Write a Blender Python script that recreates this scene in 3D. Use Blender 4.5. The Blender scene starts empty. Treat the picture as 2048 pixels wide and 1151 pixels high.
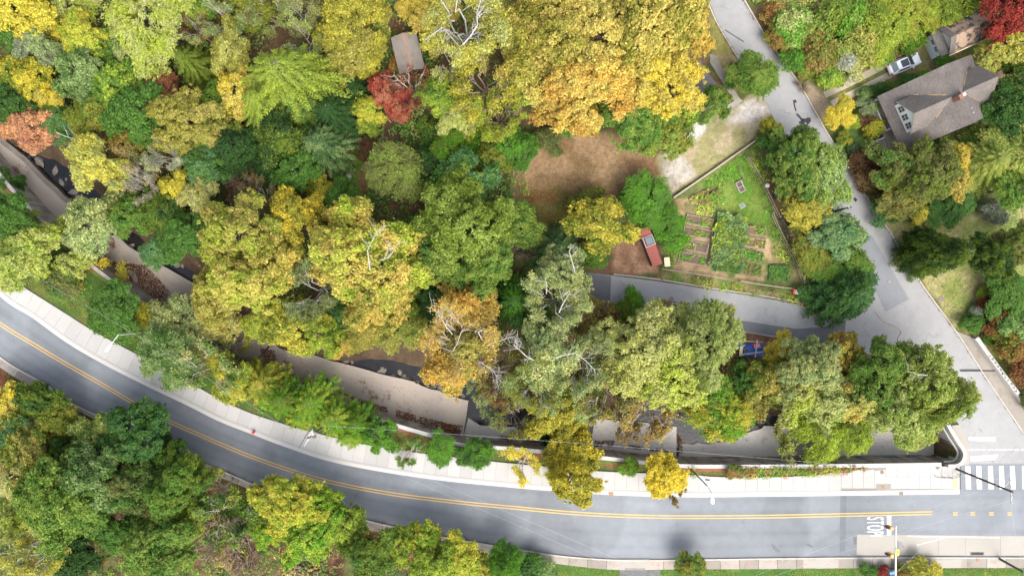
import bpy, bmesh, math, random
import numpy as np
from mathutils import Vector, Matrix
from mathutils.geometry import tessellate_polygon

# ---------------------------------------------------------------- camera, world, sun, exposure
SC = bpy.context.scene
COL = SC.collection
HC = 93.0                       # camera height above the road, metres
S = 2 * HC * 18.0 / 24.0 / 2048  # metres per photo pixel on the road plane
def P(px, py, z=0.0):
    k = (HC - z) / HC * S
    return ((px - 1024) * k, (575.5 - py) * k, z)
cam_d = bpy.data.cameras.new('camera'); cam_d.sensor_width = 36; cam_d.lens = 24
cam_d.clip_start = 1; cam_d.clip_end = 5000
cam = bpy.data.objects.new('camera', cam_d); COL.objects.link(cam)
cam.location = (0, 0, HC); cam.rotation_euler = (0, 0, 0)
SC.camera = cam
SUN_EL, SUN_AZ = math.radians(52), math.radians(155)   # soft light from the bottom right
W = bpy.data.worlds.new('World'); SC.world = W; W.use_nodes = True
wn = W.node_tree; bg = wn.nodes['Background']
sky = wn.nodes.new('ShaderNodeTexSky'); sky.sky_type = 'NISHITA'; sky.sun_disc = False
sky.sun_elevation = SUN_EL; sky.sun_rotation = SUN_AZ; sky.dust_density = 5.0; sky.air_density = 1.0
hz = wn.nodes.new('ShaderNodeHueSaturation'); hz.inputs['Saturation'].default_value = .5   # thin overcast
wn.links.new(sky.outputs[0], hz.inputs['Color']); wn.links.new(hz.outputs[0], bg.inputs[0]); bg.inputs[1].default_value = 0.15
sl = bpy.data.lights.new('sun', 'SUN'); sl.energy = 0.7; sl.angle = math.radians(50); sl.color = (1, 0.95, 0.87)
so = bpy.data.objects.new('sun', sl); COL.objects.link(so)
sd = Vector((math.sin(SUN_AZ) * math.cos(SUN_EL), math.cos(SUN_AZ) * math.cos(SUN_EL), math.sin(SUN_EL)))
so.rotation_euler = sd.to_track_quat('Z', 'Y').to_euler(); so.location = (0, 0, 60)
SC.view_settings.view_transform = 'Standard'; SC.view_settings.look = 'None'
SC.view_settings.exposure = 1.5; SC.view_settings.gamma = 1
SC.render.engine = 'CYCLES'
SC.cycles.max_bounces = 6; SC.cycles.diffuse_bounces = 4; SC.cycles.transmission_bounces = 3

RNG = np.random.default_rng(7)
random.seed(7)
# ---------------------------------------------------------------- helpers
def lin(c):
    return tuple(((v / 255) / 12.92 if v / 255 <= 0.04045 else ((v / 255 + 0.055) / 1.055) ** 2.4) for v in c)
def tag(o, label=None, cat=None, group=None, kind=None):
    if label: o['label'] = label
    if cat: o['category'] = cat
    if group: o['group'] = group
    if kind: o['kind'] = kind
    return o
def link(o, parent=None):
    COL.objects.link(o)
    if parent: o.parent = parent
    return o
def empty(name, loc=(0, 0, 0), rz=0.0, label=None, cat=None, group=None):
    o = bpy.data.objects.new(name, None); o.location = loc; o.rotation_euler = (0, 0, rz)
    o.empty_display_size = 0.3
    link(o); tag(o, label, cat, group); return o
def mesh_np(name, V, F, mats, mi=None, smooth=False):
    V = np.asarray(V, dtype=np.float32); F = np.asarray(F, dtype=np.int32)
    m = bpy.data.meshes.new(name); n = F.shape[1]
    m.vertices.add(len(V)); m.vertices.foreach_set('co', V.ravel())
    m.loops.add(F.size); m.loops.foreach_set('vertex_index', F.ravel())
    m.polygons.add(len(F)); m.polygons.foreach_set('loop_start', np.arange(0, F.size, n, dtype=np.int32))
    m.polygons.foreach_set('loop_total', np.full(len(F), n, dtype=np.int32))
    for x in (mats if isinstance(mats, (list, tuple)) else [mats]): m.materials.append(x)
    if mi is not None: m.polygons.foreach_set('material_index', np.asarray(mi, dtype=np.int32))
    m.polygons.foreach_set('use_smooth', np.full(len(F), smooth, dtype=bool))
    m.update(); m.validate(); return m
def put_attr(m, name, arr):
    a = m.attributes.new(name, 'FLOAT_COLOR', 'POINT')
    arr = np.asarray(arr, dtype=np.float32)
    if arr.shape[1] == 3: arr = np.hstack([arr, np.ones((len(arr), 1), np.float32)])
    a.data.foreach_set('color', arr.ravel())
class MB:
    """collects shapes, builds them as one mesh object"""
    def __init__(s): s.v = []; s.f = []
    def add(s, vs, fs):
        b = len(s.v); s.v += [tuple(p) for p in vs]; s.f += [tuple(i + b for i in f) for f in fs]; return s
    def box(s, c, d, rz=0.0, ax=None):
        x, y, z = (d[0] / 2, d[1] / 2, d[2] / 2)
        ca, sa = math.cos(rz), math.sin(rz); vs = []
        for sx, sy, sz in ((-1,-1,-1),(1,-1,-1),(1,1,-1),(-1,1,-1),(-1,-1,1),(1,-1,1),(1,1,1),(-1,1,1)):
            px, py = sx * x, sy * y
            vs.append((c[0] + px * ca - py * sa, c[1] + px * sa + py * ca, c[2] + sz * z))
        return s.add(vs, [(0,3,2,1),(4,5,6,7),(0,1,5,4),(1,2,6,5),(2,3,7,6),(3,0,4,7)])
    def tube(s, a, b, r0, r1=None, n=8, caps=True):
        r1 = r0 if r1 is None else r1
        a = Vector(a); b = Vector(b); d = (b - a).normalized()
        u = d.orthogonal().normalized(); w = d.cross(u); vs = []
        for p, r in ((a, r0), (b, r1)):
            for k in range(n):
                t = 2 * math.pi * k / n; vs.append(p + u * (r * math.cos(t)) + w * (r * math.sin(t)))
        fs = [(k, (k + 1) % n, n + (k + 1) % n, n + k) for k in range(n)]
        if caps: fs += [tuple(range(n - 1, -1, -1)), tuple(range(n, 2 * n))]
        return s.add(vs, fs)
    def path(s, pts, r, n=6):
        for a, b in zip(pts[:-1], pts[1:]): s.tube(a, b, r, r, n)
        return s
    def poly(s, pts, z0, z1=None):
        """flat polygon (z0) or prism from z0 up to z1; pts are xy"""
        n = len(pts); tri = tessellate_polygon([[Vector((p[0], p[1], 0)) for p in pts]])
        ar = sum(pts[i][0] * pts[(i + 1) % n][1] - pts[(i + 1) % n][0] * pts[i][1] for i in range(n))
        def up(t, base, flip):
            p = [pts[i] for i in t]; a = (p[1][0]-p[0][0])*(p[2][1]-p[0][1])-(p[2][0]-p[0][0])*(p[1][1]-p[0][1])
            q = tuple(t) if (a > 0) != flip else tuple(reversed(t))
            return tuple(i + base for i in q)
        if z1 is None: return s.add([(p[0], p[1], z0) for p in pts], [up(t, 0, False) for t in tri])
        vs = [(p[0], p[1], z0) for p in pts] + [(p[0], p[1], z1) for p in pts]
        fs = [up(t, n, False) for t in tri] + [up(t, 0, True) for t in tri]
        for i in range(n):
            j = (i + 1) % n
            fs.append((i, j, n + j, n + i) if ar > 0 else (j, i, n + i, n + j))
        return s.add(vs, fs)
    def blob(s, c, r, n=8, m=5, jit=0.0, seed=0):
        rg = random.Random(seed); vs = [(c[0], c[1], c[2] - r[2])]
        for i in range(1, m):
            ph = -math.pi / 2 + math.pi * i / m
            for k in range(n):
                t = 2 * math.pi * k / n; q = 1 + rg.uniform(-jit, jit)
                vs.append((c[0] + r[0]*q*math.cos(ph)*math.cos(t), c[1] + r[1]*q*math.cos(ph)*math.sin(t), c[2] + r[2]*q*math.sin(ph)))
        vs.append((c[0], c[1], c[2] + r[2])); fs = []
        for k in range(n):
            fs.append((0, 1 + (k + 1) % n, 1 + k)); L = len(vs) - 1; b = 1 + (m - 2) * n
            fs.append((L, b + k, b + (k + 1) % n))
            for i in range(m - 2):
                a = 1 + i * n; fs.append((a + k, a + (k + 1) % n, a + n + (k + 1) % n, a + n + k))
        return s.add(vs, fs)
    def build(s, name, mat, parent=None, smooth=False, bevel=0):
        m = bpy.data.meshes.new(name); m.from_pydata(s.v, [], s.f); m.materials.append(mat); m.update()
        if smooth: m.polygons.foreach_set('use_smooth', [True] * len(m.polygons))
        o = bpy.data.objects.new(name, m); link(o, parent)
        if bevel:
            b = o.modifiers.new('bevel', 'BEVEL'); b.width = bevel; b.segments = 2; b.limit_method = 'ANGLE'
        return o
def resample(pts, step):
    pts = [np.array(p, float) for p in pts]
    # Catmull-Rom through the points, then even spacing
    Q = [pts[0]] + pts + [pts[-1]]; out = []
    for i in range(1, len(Q) - 2):
        a, b, c, d = Q[i-1], Q[i], Q[i+1], Q[i+2]
        for t in np.linspace(0, 1, 24, endpoint=False):
            out.append(0.5*((2*b)+(-a+c)*t+(2*a-5*b+4*c-d)*t*t+(-a+3*b-3*c+d)*t**3))
    out.append(pts[-1]); out = np.array(out)
    L = np.concatenate([[0], np.cumsum(np.linalg.norm(np.diff(out, axis=0), axis=1))])
    n = max(2, int(round(L[-1] / step)) + 1); t = np.linspace(0, L[-1], n)
    return np.stack([np.interp(t, L, out[:, k]) for k in range(out.shape[1])], 1)
def normals2(pl):
    d = np.gradient(pl, axis=0); d /= np.linalg.norm(d, axis=1)[:, None] + 1e-9
    return np.stack([-d[:, 1], d[:, 0]], 1)     # left of travel
def strip(mb, pl, o0, o1, z0, z1):
    """box swept along a world polyline between side offsets o0..o1 and heights z0..z1"""
    n = normals2(pl); A = pl + n * o0; B = pl + n * o1; N = len(pl); vs = []
    for k in range(N): vs += [(*A[k], z0), (*B[k], z0), (*B[k], z1), (*A[k], z1)]
    fs = []
    for k in range(N - 1):
        a = 4 * k; b = a + 4
        for i in range(4):
            j = (i + 1) % 4; fs.append((a + j, a + i, b + i, b + j) if o1 > o0 else (a + i, a + j, b + j, b + i))
    fs += [(0, 1, 2, 3), (4*N-1, 4*N-2, 4*N-3, 4*N-4)]
    mb.add(vs, fs); return mb
def wpl(pts, z=0.0, step=1.2):
    return resample([P(x, y, z)[:2] for x, y in pts], step)
def wpoly(pts, z=0.0): return [P(x, y, z)[:2] for x, y in pts]

# ---- numpy value noise
_tab = np.random.default_rng(3).random((256, 256))
def vnoise(x, y, f=1.0, oct=3):
    r = 0; a = 1; t = 0
    for o in range(oct):
        X = x * f + 17.3 * o; Y = y * f + 5.1 * o
        xi = np.floor(X).astype(int); yi = np.floor(Y).astype(int); u = X - xi; v = Y - yi
        u = u*u*(3-2*u); v = v*v*(3-2*v)
        g = lambda i, j: _tab[(xi + i) % 256, (yi + j) % 256]
        r = r + a*((g(0,0)*(1-u)+g(1,0)*u)*(1-v)+(g(0,1)*(1-u)+g(1,1)*u)*v); t += a; a *= .5; f *= 2
    return r / t
def inpoly(x, y, poly):
    c = np.zeros(x.shape, bool); n = len(poly)
    for i in range(n):
        x0, y0 = poly[i][:2]; x1, y1 = poly[(i + 1) % n][:2]
        if y0 == y1: continue
        c ^= ((y0 > y) != (y1 > y)) & (x < (x1 - x0) * (y - y0) / (y1 - y0) + x0)
    return c
def dline(x, y, pl, closed=False):
    d = np.full(x.shape, 1e9); n = len(pl)
    for i in range(n if closed else n - 1):
        x0, y0 = pl[i][:2]; x1, y1 = pl[(i + 1) % n][:2]; dx, dy = x1 - x0, y1 - y0
        t = np.clip(((x - x0) * dx + (y - y0) * dy) / (dx*dx + dy*dy + 1e-12), 0, 1)
        d = np.minimum(d, np.hypot(x - x0 - t*dx, y - y0 - t*dy))
    return d

# ---------------------------------------------------------------- materials
class NT:
    def __init__(s, name):
        s.m = bpy.data.materials.new(name); s.m.use_nodes = True; s.t = s.m.node_tree
        s.b = s.t.nodes['Principled BSDF']; s.out = s.t.nodes['Material Output']
    def n(s, typ, **kw):
        x = s.t.nodes.new(typ)
        for k, v in kw.items(): setattr(x, k, v)
        return x
    def l(s, a, b): s.t.links.new(a, b)
    def noise(s, scale, detail=4, rough=.6, coord=None, dist=0):
        x = s.n('ShaderNodeTexNoise'); x.inputs['Scale'].default_value = scale; x.inputs['Detail'].default_value = detail
        x.inputs['Roughness'].default_value = rough; x.inputs['Distortion'].default_value = dist
        if coord is None: coord = s.n('ShaderNodeNewGeometry').outputs['Position']
        s.l(coord, x.inputs['Vector']); return x.outputs['Fac']
    def ramp(s, fac, stops):
        r = s.n('ShaderNodeValToRGB'); e = r.color_ramp.elements
        while len(e) < len(stops): e.new(0.5)
        for k, (p, c) in enumerate(stops):
            e[k].position = p; e[k].color = (*c, 1) if isinstance(c, (tuple, list)) else (c, c, c, 1)
        s.l(fac, r.inputs[0]); return r.outputs[0]
    def mix(s, fac, a, b, mode='MIX'):
        x = s.n('ShaderNodeMix', data_type='RGBA', blend_type=mode)
        for v, i in ((fac, 0), (a, 6), (b, 7)):
            if isinstance(v, (int, float)): x.inputs[i].default_value = v
            elif isinstance(v, tuple): x.inputs[i].default_value = (*v[:3], 1)
            else: s.l(v, x.inputs[i])
        return x.outputs[2]
    def base(s, c, rough=.85, spec=.25):
        if isinstance(c, tuple): s.b.inputs['Base Color'].default_value = (*c, 1)
        else: s.l(c, s.b.inputs['Base Color'])
        s.b.inputs['Roughness'].default_value = rough; s.b.inputs['Specular IOR Level'].default_value = spec
        return s
    def bump(s, fac, strength=.3, dist=.05):
        b = s.n('ShaderNodeBump'); b.inputs['Strength'].default_value = strength; b.inputs['Distance'].default_value = dist
        s.l(fac, b.inputs['Height']); s.l(b.outputs[0], s.b.inputs['Normal']); return s
def mottled(name, c, amp=.18, s1=.25, s2=6, rough=.85, spec=.25, piece=0, dirt=None, dirt_lo=.55, dirt_hi=.7, dscale=.5, bump=.2):
    t = NT(name)
    a = t.noise(s1, 5); b = t.noise(s2, 5, .7)
    v = t.mix(.5, t.ramp(a, [(.3, 1 - amp), (.7, 1 + amp)]), t.ramp(b, [(.3, 1 - amp), (.7, 1 + amp)]))
    col = t.mix(1.0, c, v, 'MULTIPLY')
    if dirt: col = t.mix(t.ramp(t.noise(dscale, 6, .7), [(dirt_lo, 0.0), (dirt_hi, 1.0)]), col, dirt)
    if piece: col = t.mix(1.0, col, t.ramp(t.n('ShaderNodeNewGeometry').outputs['Random Per Island'], [(0, 1 - piece), (1, 1 + piece)]), 'MULTIPLY')
    t.base(col, rough, spec)
    if bump: t.bump(b, bump, .03)
    return t.m
def plain(name, c, rough=.6, spec=.4, metal=0):
    t = NT(name); n = t.noise(9, 3); t.base(t.mix(1.0, c, t.ramp(n, [(.3, .88), (.7, 1.1)]), 'MULTIPLY'), rough, spec)
    t.b.inputs['Metallic'].default_value = metal; return t.m
M = {}
def asphalt(name, c, crack=.5, patchy=.12, wear_tone=False):
    t = NT(name)
    big = t.noise(.09, 4, .55); mid = t.noise(.8, 5, .6); fine = t.noise(22, 3, .8)
    v = t.mix(1.0, t.ramp(big, [(.3, 1 - patchy), (.7, 1 + patchy)]), t.ramp(mid, [(.3, .93), (.7, 1.07)]), 'MULTIPLY')
    v = t.mix(1.0, v, t.ramp(fine, [(.3, .8), (.7, 1.2)]), 'MULTIPLY')
    col = t.mix(1.0, c, v, 'MULTIPLY')
    if crack:
        g = t.n('ShaderNodeNewGeometry').outputs['Position']
        dn = t.n('ShaderNodeTexNoise'); dn.inputs['Scale'].default_value = .7; dn.inputs['Detail'].default_value = 5; t.l(g, dn.inputs['Vector'])
        mx = t.n('ShaderNodeVectorMath', operation='MULTIPLY_ADD'); t.l(dn.outputs['Color'], mx.inputs[0]); mx.inputs[1].default_value = (3, 3, 3); t.l(g, mx.inputs[2])
        vo = t.n('ShaderNodeTexVoronoi', feature='DISTANCE_TO_EDGE'); vo.inputs['Scale'].default_value = .16; t.l(mx.outputs[0], vo.inputs['Vector'])
        line = t.ramp(vo.outputs['Distance'], [(0, 1.0), (.007, 0.0)])
        gate = t.ramp(t.noise(.12, 3), [(.45, 0.0), (.6, 1.0)])
        f = t.mix(1.0, line, gate, 'MULTIPLY')
        sc = t.n('ShaderNodeMath', operation='MULTIPLY'); t.l(f, sc.inputs[0]); sc.inputs[1].default_value = crack
        col = t.mix(sc.outputs[0], col, tuple(v * .35 for v in c))
    if wear_tone: col = t.mix(1.0, col, t.n('ShaderNodeAttribute', attribute_name='Col').outputs['Color'], 'MULTIPLY')
    t.base(col, .8, .3).bump(fine, .25, .01); return t.m
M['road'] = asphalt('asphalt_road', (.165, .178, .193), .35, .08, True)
M['oldroad'] = asphalt('old_asphalt', (.262, .26, .258), .7, .10)
M['alley'] = asphalt('alley_asphalt', (.25, .25, .25), .5, .16)
M['darkasphalt'] = asphalt('dark_asphalt', (.12, .122, .13), .3, .14)
M['patch'] = asphalt('patch_asphalt', (.19, .2, .215), .1, .06)
M['tar'] = mottled('tar', (.04, .04, .045), .2)
M['walk'] = mottled('sidewalk_concrete', (.365, .356, .338), .09, .3, 7, piece=.07, dirt=(.42, .39, .34), dirt_lo=.62, dirt_hi=.9)
M['oldwalk'] = mottled('old_sidewalk_concrete', (.27, .245, .21), .16, .3, 5, piece=.2, dirt=(.2, .16, .12), dirt_lo=.5, dirt_hi=.75)
M['pad'] = mottled('concrete_pad', (.31, .29, .255), .1, .2, 5, dirt=(.3, .27, .23), dirt_lo=.55, dirt_hi=.8)
M['gutter'] = mottled('gutter_concrete', (.45, .43, .4), .12)
M['joint'] = mottled('joint', (.22, .2, .18), .15)
M['kerb'] = mottled('kerb_concrete', (.4, .37, .33), .12, dirt=(.2, .16, .12), dirt_lo=.55, dirt_hi=.75)
M['yellow'] = mottled('yellow_paint', (.62, .38, .10), .12, .5, 8, dirt=(.38, .28, .16), dirt_lo=.58, dirt_hi=.75, dscale=1.5)
M['white'] = mottled('white_paint', (.76, .76, .75), .06, dirt=(.45, .46, .47), dirt_lo=.6, dirt_hi=.75, dscale=1.2)
M['wornwhite'] = mottled('worn_white_paint', (.6, .6, .6), .12, dirt=(.4, .4, .4), dirt_lo=.46, dirt_hi=.55, dscale=2)
M['shelf'] = mottled('channel_concrete', (.335, .29, .245), .14, .15, 3, dirt=(.15, .085, .055), dirt_lo=.60, dirt_hi=.68, dscale=.22)
M['shelfgrey'] = mottled('channel_concrete_grey', (.47, .445, .41), .12, .15, 3, dirt=(.2, .15, .12), dirt_lo=.6, dirt_hi=.75, dscale=.25)
M['wall'] = mottled('wall_concrete', (.42, .39, .35), .3, .4, 2, dirt=(.15, .13, .11), dirt_lo=.45, dirt_hi=.65, dscale=.5)
M['coping'] = mottled('coping_concrete', (.40, .39, .37), .1, dirt=(.34, .3, .26), dirt_lo=.55, dirt_hi=.75, dscale=.4)
M['stone'] = mottled('stone', (.17, .15, .13), .35, .8, 4, bump=.5)
M['bark'] = mottled('bark', (.21, .185, .15), .3, 1, 8, bump=.5)
M['palebark'] = mottled('pale_bark', (.36, .35, .32), .2, 1, 6, bump=.3)
M['deadbark'] = mottled('dead_bark', (.38, .33, .28), .2, 1, 6, bump=.3)
M['twig'] = mottled('twig_bark', (.22, .16, .13), .2, 1, 6, bump=0)
M['soil'] = mottled('soil', (.13, .09, .065), .3, .8, 6, bump=.5)
M['wood'] = mottled('weathered_wood', (.33, .28, .22), .2, 1, 8)
M['darkwood'] = mottled('dark_wood', (.1, .085, .07), .2, 1, 8)
M['siding'] = mottled('white_siding', (.68, .72, .73), .05)
M['logs'] = mottled('log_wood', (.2, .145, .105), .35, 2, 9)
M['brick'] = mottled('brick', (.22, .105, .07), .25, 2, 9)
M['metal'] = plain('galvanised_metal', (.5, .51, .52), .4, .5, .3)
M['darkmetal'] = plain('dark_metal', (.05, .05, .055), .5, .4)
M['iron'] = mottled('cast_iron', (.2, .15, .13), .2, 2, 12)
M['rust'] = mottled('rusty_iron', (.36, .17, .1), .2, 2, 12)
M['glass'] = plain('window_glass', (.03, .035, .04), .1, .6)
M['carpaint'] = plain('car_paint', (.72, .74, .77), .25, .5)
M['tyre'] = plain('tyre_rubber', (.025, .025, .025), .8)
M['redlamp'] = plain('red_lens', (.5, .02, .02), .3)
M['red'] = plain('red_paint', (.6, .03, .03), .5)
M['blue'] = plain('blue_tarp', (.03, .1, .42), .5)
M['cream'] = plain('cream_board', (.72, .58, .4), .7)
M['wire'] = plain('wire', (.3,.31,.32), .5)
M['tactile'] = mottled('tactile', (.5,.4,.2), .1)
M['signyellow'] = plain('yellow_sign', (.75, .6, .05), .4)
M['orange'] = plain('signal_orange', (.75, .32, .06), .5)
M['signblue'] = plain('blue_sign', (.02, .2, .5), .4)
M['lamp'] = plain('lamp_head', (.8, .82, .84), .35)
def shingles(name, c1, c2):
    t = NT(name); tc = t.n('ShaderNodeTexCoord').outputs['Object']
    mp = t.n('ShaderNodeMapping'); mp.inputs['Scale'].default_value = (1, 2.2, 2.2); t.l(tc, mp.inputs[0])
    n = t.noise(2.6, 7, .85, mp.outputs[0], 1.2); n2 = t.noise(.5, 3, .5, tc)
    col = t.mix(1.0, t.ramp(n, [(.38, c1), (.62, c2)]), t.ramp(n2, [(.3, .85), (.7, 1.12)]), 'MULTIPLY')
    t.base(col, .9, .15).bump(n, .5, .04); return t.m
M['shingle'] = shingles('roof_shingles', (.088, .077, .07), (.175, .156, .142))
def littered(name, base, leaf, lo, hi, sc=1.2):
    t = NT(name); n = t.noise(sc, 8, .75); fine = t.noise(14, 3, .8)
    lc = t.mix(1.0, leaf, t.ramp(fine, [(.3, .55), (.7, 1.5)]), 'MULTIPLY')
    t.base(t.mix(t.ramp(n, [(lo, 0.0), (hi, 1.0)]), base, lc), .9, .1).bump(fine, .6, .04); return t.m
M['leafroof'] = littered('leaf_strewn_roof', (.05, .05, .052), (.28, .2, .14), .44, .5, 1.0)
M['redmetal'] = NT('red_metal_roof').m
t = NT('red_ribbed_metal'); tc = t.n('ShaderNodeTexCoord').outputs['Object']
w = t.n('ShaderNodeTexWave', bands_direction='Y'); w.inputs['Scale'].default_value = 2.2; t.l(tc, w.inputs['Vector'])
t.base(t.mix(w.outputs['Fac'], (.19, .045, .032), (.28, .075, .052)), .55, .4); M['redmetal'] = t.m
t = NT('grey_tin_roof'); tc = t.n('ShaderNodeTexCoord').outputs['Object']
t.base(t.mix(t.ramp(t.noise(1.2, 6, .7, tc), [(.5, 0.0), (.72, 1.0)]), (.22, .2, .18), (.2, .13, .08)), .6, .4); M['tin'] = t.m
# water
t = NT('creek_water'); t.base(t.mix(t.ramp(t.noise(.35, 5), [(.4, 0.0), (.7, 1.0)]), (.006, .007, .01), (.022, .02, .018)), .1, .3)
t.bump(t.noise(2.5, 4), .35, .05); M['water'] = t.m
# foliage: colour of the tree, a second colour in patches, variation leaf by leaf
t = NT('leaves')
oi = t.n('ShaderNodeObjectInfo'); at = t.n('ShaderNodeAttribute', attribute_type='OBJECT', attribute_name='leaf_tone')
tc = t.n('ShaderNodeTexCoord').outputs['Object']
ge = t.n('ShaderNodeNewGeometry')
ad = t.n('ShaderNodeVectorMath', operation='ADD'); cx = t.n('ShaderNodeCombineXYZ'); ml = t.n('ShaderNodeMath', operation='MULTIPLY')
t.l(oi.outputs['Random'], ml.inputs[0]); ml.inputs[1].default_value = 60; t.l(ml.outputs[0], cx.inputs[0]); t.l(ml.outputs[0], cx.inputs[1])
t.l(tc, ad.inputs[0]); t.l(cx.outputs[0], ad.inputs[1])
pn = t.noise(.42, 3, .6, ad.outputs[0])
isl = ge.outputs['Random Per Island']
sm = t.n('ShaderNodeMath', operation='MULTIPLY_ADD'); t.l(isl, sm.inputs[0]); sm.inputs[1].default_value = .22; t.l(pn, sm.inputs[2])
f = t.ramp(sm.outputs[0], [(.50, 0.0), (.74, 1.0)])
c = t.mix(f, oi.outputs['Color'], at.outputs['Color'])
wn_ = t.n('ShaderNodeTexWhiteNoise', noise_dimensions='1D'); t.l(isl, wn_.inputs['W'])
c = t.mix(1.0, c, t.ramp(wn_.outputs['Value'], [(0, .62), (.6, 1.0), (1, 1.38)]), 'MULTIPLY')
wn2 = t.noise(.13, 4, .6)
c = t.mix(t.ramp(wn2, [(.42, 0.0), (.66, .55)]), c, t.mix(1.0, c, (1.14, 1.1, .86), 'MULTIPLY'))
t.base(c, .6, .2)
tr = t.n('ShaderNodeBsdfTranslucent'); t.l(c, tr.inputs['Color'])
ms = t.n('ShaderNodeMixShader'); ms.inputs[0].default_value = .45
t.l(t.b.outputs[0], ms.inputs[1]); t.l(tr.outputs[0], ms.inputs[2]); t.l(ms.outputs[0], t.out.inputs['Surface'])
M['leaf'] = t.m
# small plants and fallen leaves: colour stored plant by plant
t = NT('small_plants'); at = t.n('ShaderNodeAttribute', attribute_name='Col')
isl = t.n('ShaderNodeNewGeometry').outputs['Random Per Island']
t.base(t.mix(1.0, at.outputs['Color'], t.ramp(isl, [(0, .7), (1, 1.35)]), 'MULTIPLY'), .7, .15); M['plants'] = t.m
# ground
t = NT('ground'); at = t.n('ShaderNodeAttribute', attribute_name='Col')
fine = t.noise(9, 5, .85); mid = t.noise(1.6, 5, .7); big = t.noise(.3, 4)
v = t.mix(1.0, t.ramp(fine, [(.3, .55), (.7, 1.5)]), t.ramp(mid, [(.3, .72), (.7, 1.3)]), 'MULTIPLY')
v = t.mix(1.0, v, t.ramp(big, [(.3, .85), (.7, 1.15)]), 'MULTIPLY')
t.base(t.mix(1.0, at.outputs['Color'], v, 'MULTIPLY'), .95, .08).bump(fine, .8, .06); M['ground'] = t.m
# ---------------------------------------------------------------- the setting: terrain
NB = [(-160,170),(0,215),(90,245),(165,290),(240,370),(310,440),(400,490),(500,580),(570,650),(660,665),(760,655),(860,680),(1000,720),(1180,760),(1420,770),(1560,775),(1700,778),(1800,790),(1862,803)]
WALLTOP = [(-160,150),(-40,300),(40,395),(110,465),(190,535),(255,583),(313,625),(400,692),(463,732),(540,756),(628,780),(738,831),(871,872),(918,887),(1024,896),(1100,903),(1224,916),(1350,929),(1450,931),(1650,930),(1880,927)]
PAR = [(1790,738),(1830,766),(1862,797),(1889,848),(1904,874),(1918,895),(1921,907),(1916,920),(1905,927),(1888,928)]
nbw = [P(x, y)[:2] for x, y in NB]; wtw = [P(x, y)[:2] for x, y in WALLTOP]; prw = [P(x, y)[:2] for x, y in PAR]
corr = nbw + [P(1872,800)[:2], P(1889,848)[:2], P(1916,895)[:2], P(1916,915)[:2], P(1905,928)[:2]] + [(a, b - .25) for a, b in reversed(wtw)]
FL = -4.9
def sstep(t): t = np.clip(t, 0, 1); return t * t * (3 - 2 * t)
def hgt(x, y):
    x = np.asarray(x, float); y = np.asarray(y, float); ins = inpoly(x, y, corr)
    d = dline(x, y, nbw); z = np.where(ins, FL * sstep(d / 5.5), 0.0)
    z = np.where(ins & (x > 49.5), FL, z)          # the deep end in front of the bridge
    z = z + np.where(ins, (vnoise(x, y, .6) - .5) * .5, -.03)
    und = (vnoise(x, y, .05) - .5) * .5 * sstep(dline(x, y, WOODLINE) / 12) * inpoly(x, y, WOODS)
    return z + und
WOODS = [P(*p)[:2] for p in [(-900,-900),(1350,-900),(1350,0),(1000,260),(1000,640),(660,650),(400,480),(165,270),(0,200),(-900,100)]]
WOODLINE = WOODS + [WOODS[0]]
def axis(a, b, st, far):
    core = np.arange(a, b, st); g = []; s = st; v = b
    while v < far: s *= 1.35; v += s; g.append(v)
    h = []; s = st; v = a
    while v > -far: s *= 1.35; v -= s; h.append(v)
    return np.concatenate([h[::-1], core, g])
gx = axis(-76, 76, .36, 900); gy = axis(-46, 46, .36, 900)
X, Y = np.meshgrid(gx, gy); Z = hgt(X, Y)
wob = lambda s, f=.35: (vnoise(X, Y, f, 4) - .5) * s
G = lambda r, g, b, k=.74: np.array(lin([q*.9 + (r*.3+g*.6+b*.1)*.1 for q in (r, g, b)])) * k
colr = np.zeros(X.shape + (3,)); 
def n3(f, o=4): return vnoise(X, Y, f, o)[..., None]
wood = np.where(n3(.35) > .5, G(116, 92, 68), G(92, 100, 54)); colr[:] = wood * (0.7 + .5 * n3(.9))
def paint(pts, c, c2=None, f=.35, feather=.8, thr=.5, wobble=1.6, world=False):
    pl = pts if world else wpoly(pts)
    d = dline(X, Y, pl, True) * np.where(inpoly(X, Y, pl), 1, -1) + wob(wobble)
    a = sstep(d / feather + .5)[..., None]
    col = np.broadcast_to(c, colr.shape) if c2 is None else c + (c2 - c) * sstep((n3(f) - thr) / .12 + .5)
    colr[:] = colr * (1 - a) + col * a
# right hand side: overgrown slope, lawns
paint([(1490,-40),(2200,-40),(2200,1000),(2060,880),(1980,760),(1910,660),(1730,380),(1660,260),(1600,165)], G(112,118,58), G(150,132,88), .3)
paint([(1740,460),(1800,440),(1900,440),(1920,360),(2000,350),(2048,380),(2100,540),(2060,640),(1960,650),(1900,650),(1850,560)], G(136,146,80), G(168,158,108), .25)
paint([(1840,270),(1990,230),(2100,240),(2100,400),(1850,440)], G(104,120,60), G(130,118,70), .3)
paint([(1940,130),(2048,60),(2100,100),(2048,190),(2000,260)], G(132,112,88), G(110,120,66), .3)
paint([(1690,250),(1745,270),(1770,300),(1700,310),(1660,280)], G(86,134,50), G(110,140,70), .4)
paint([(1610,160),(1655,190),(1668,215),(1650,240),(1628,215)], G(170,150,125))
paint([(1655,188),(1780,118),(1850,92),(1870,118),(1790,160),(1668,216)], G(140,128,90), G(116,122,66), .7)
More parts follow.
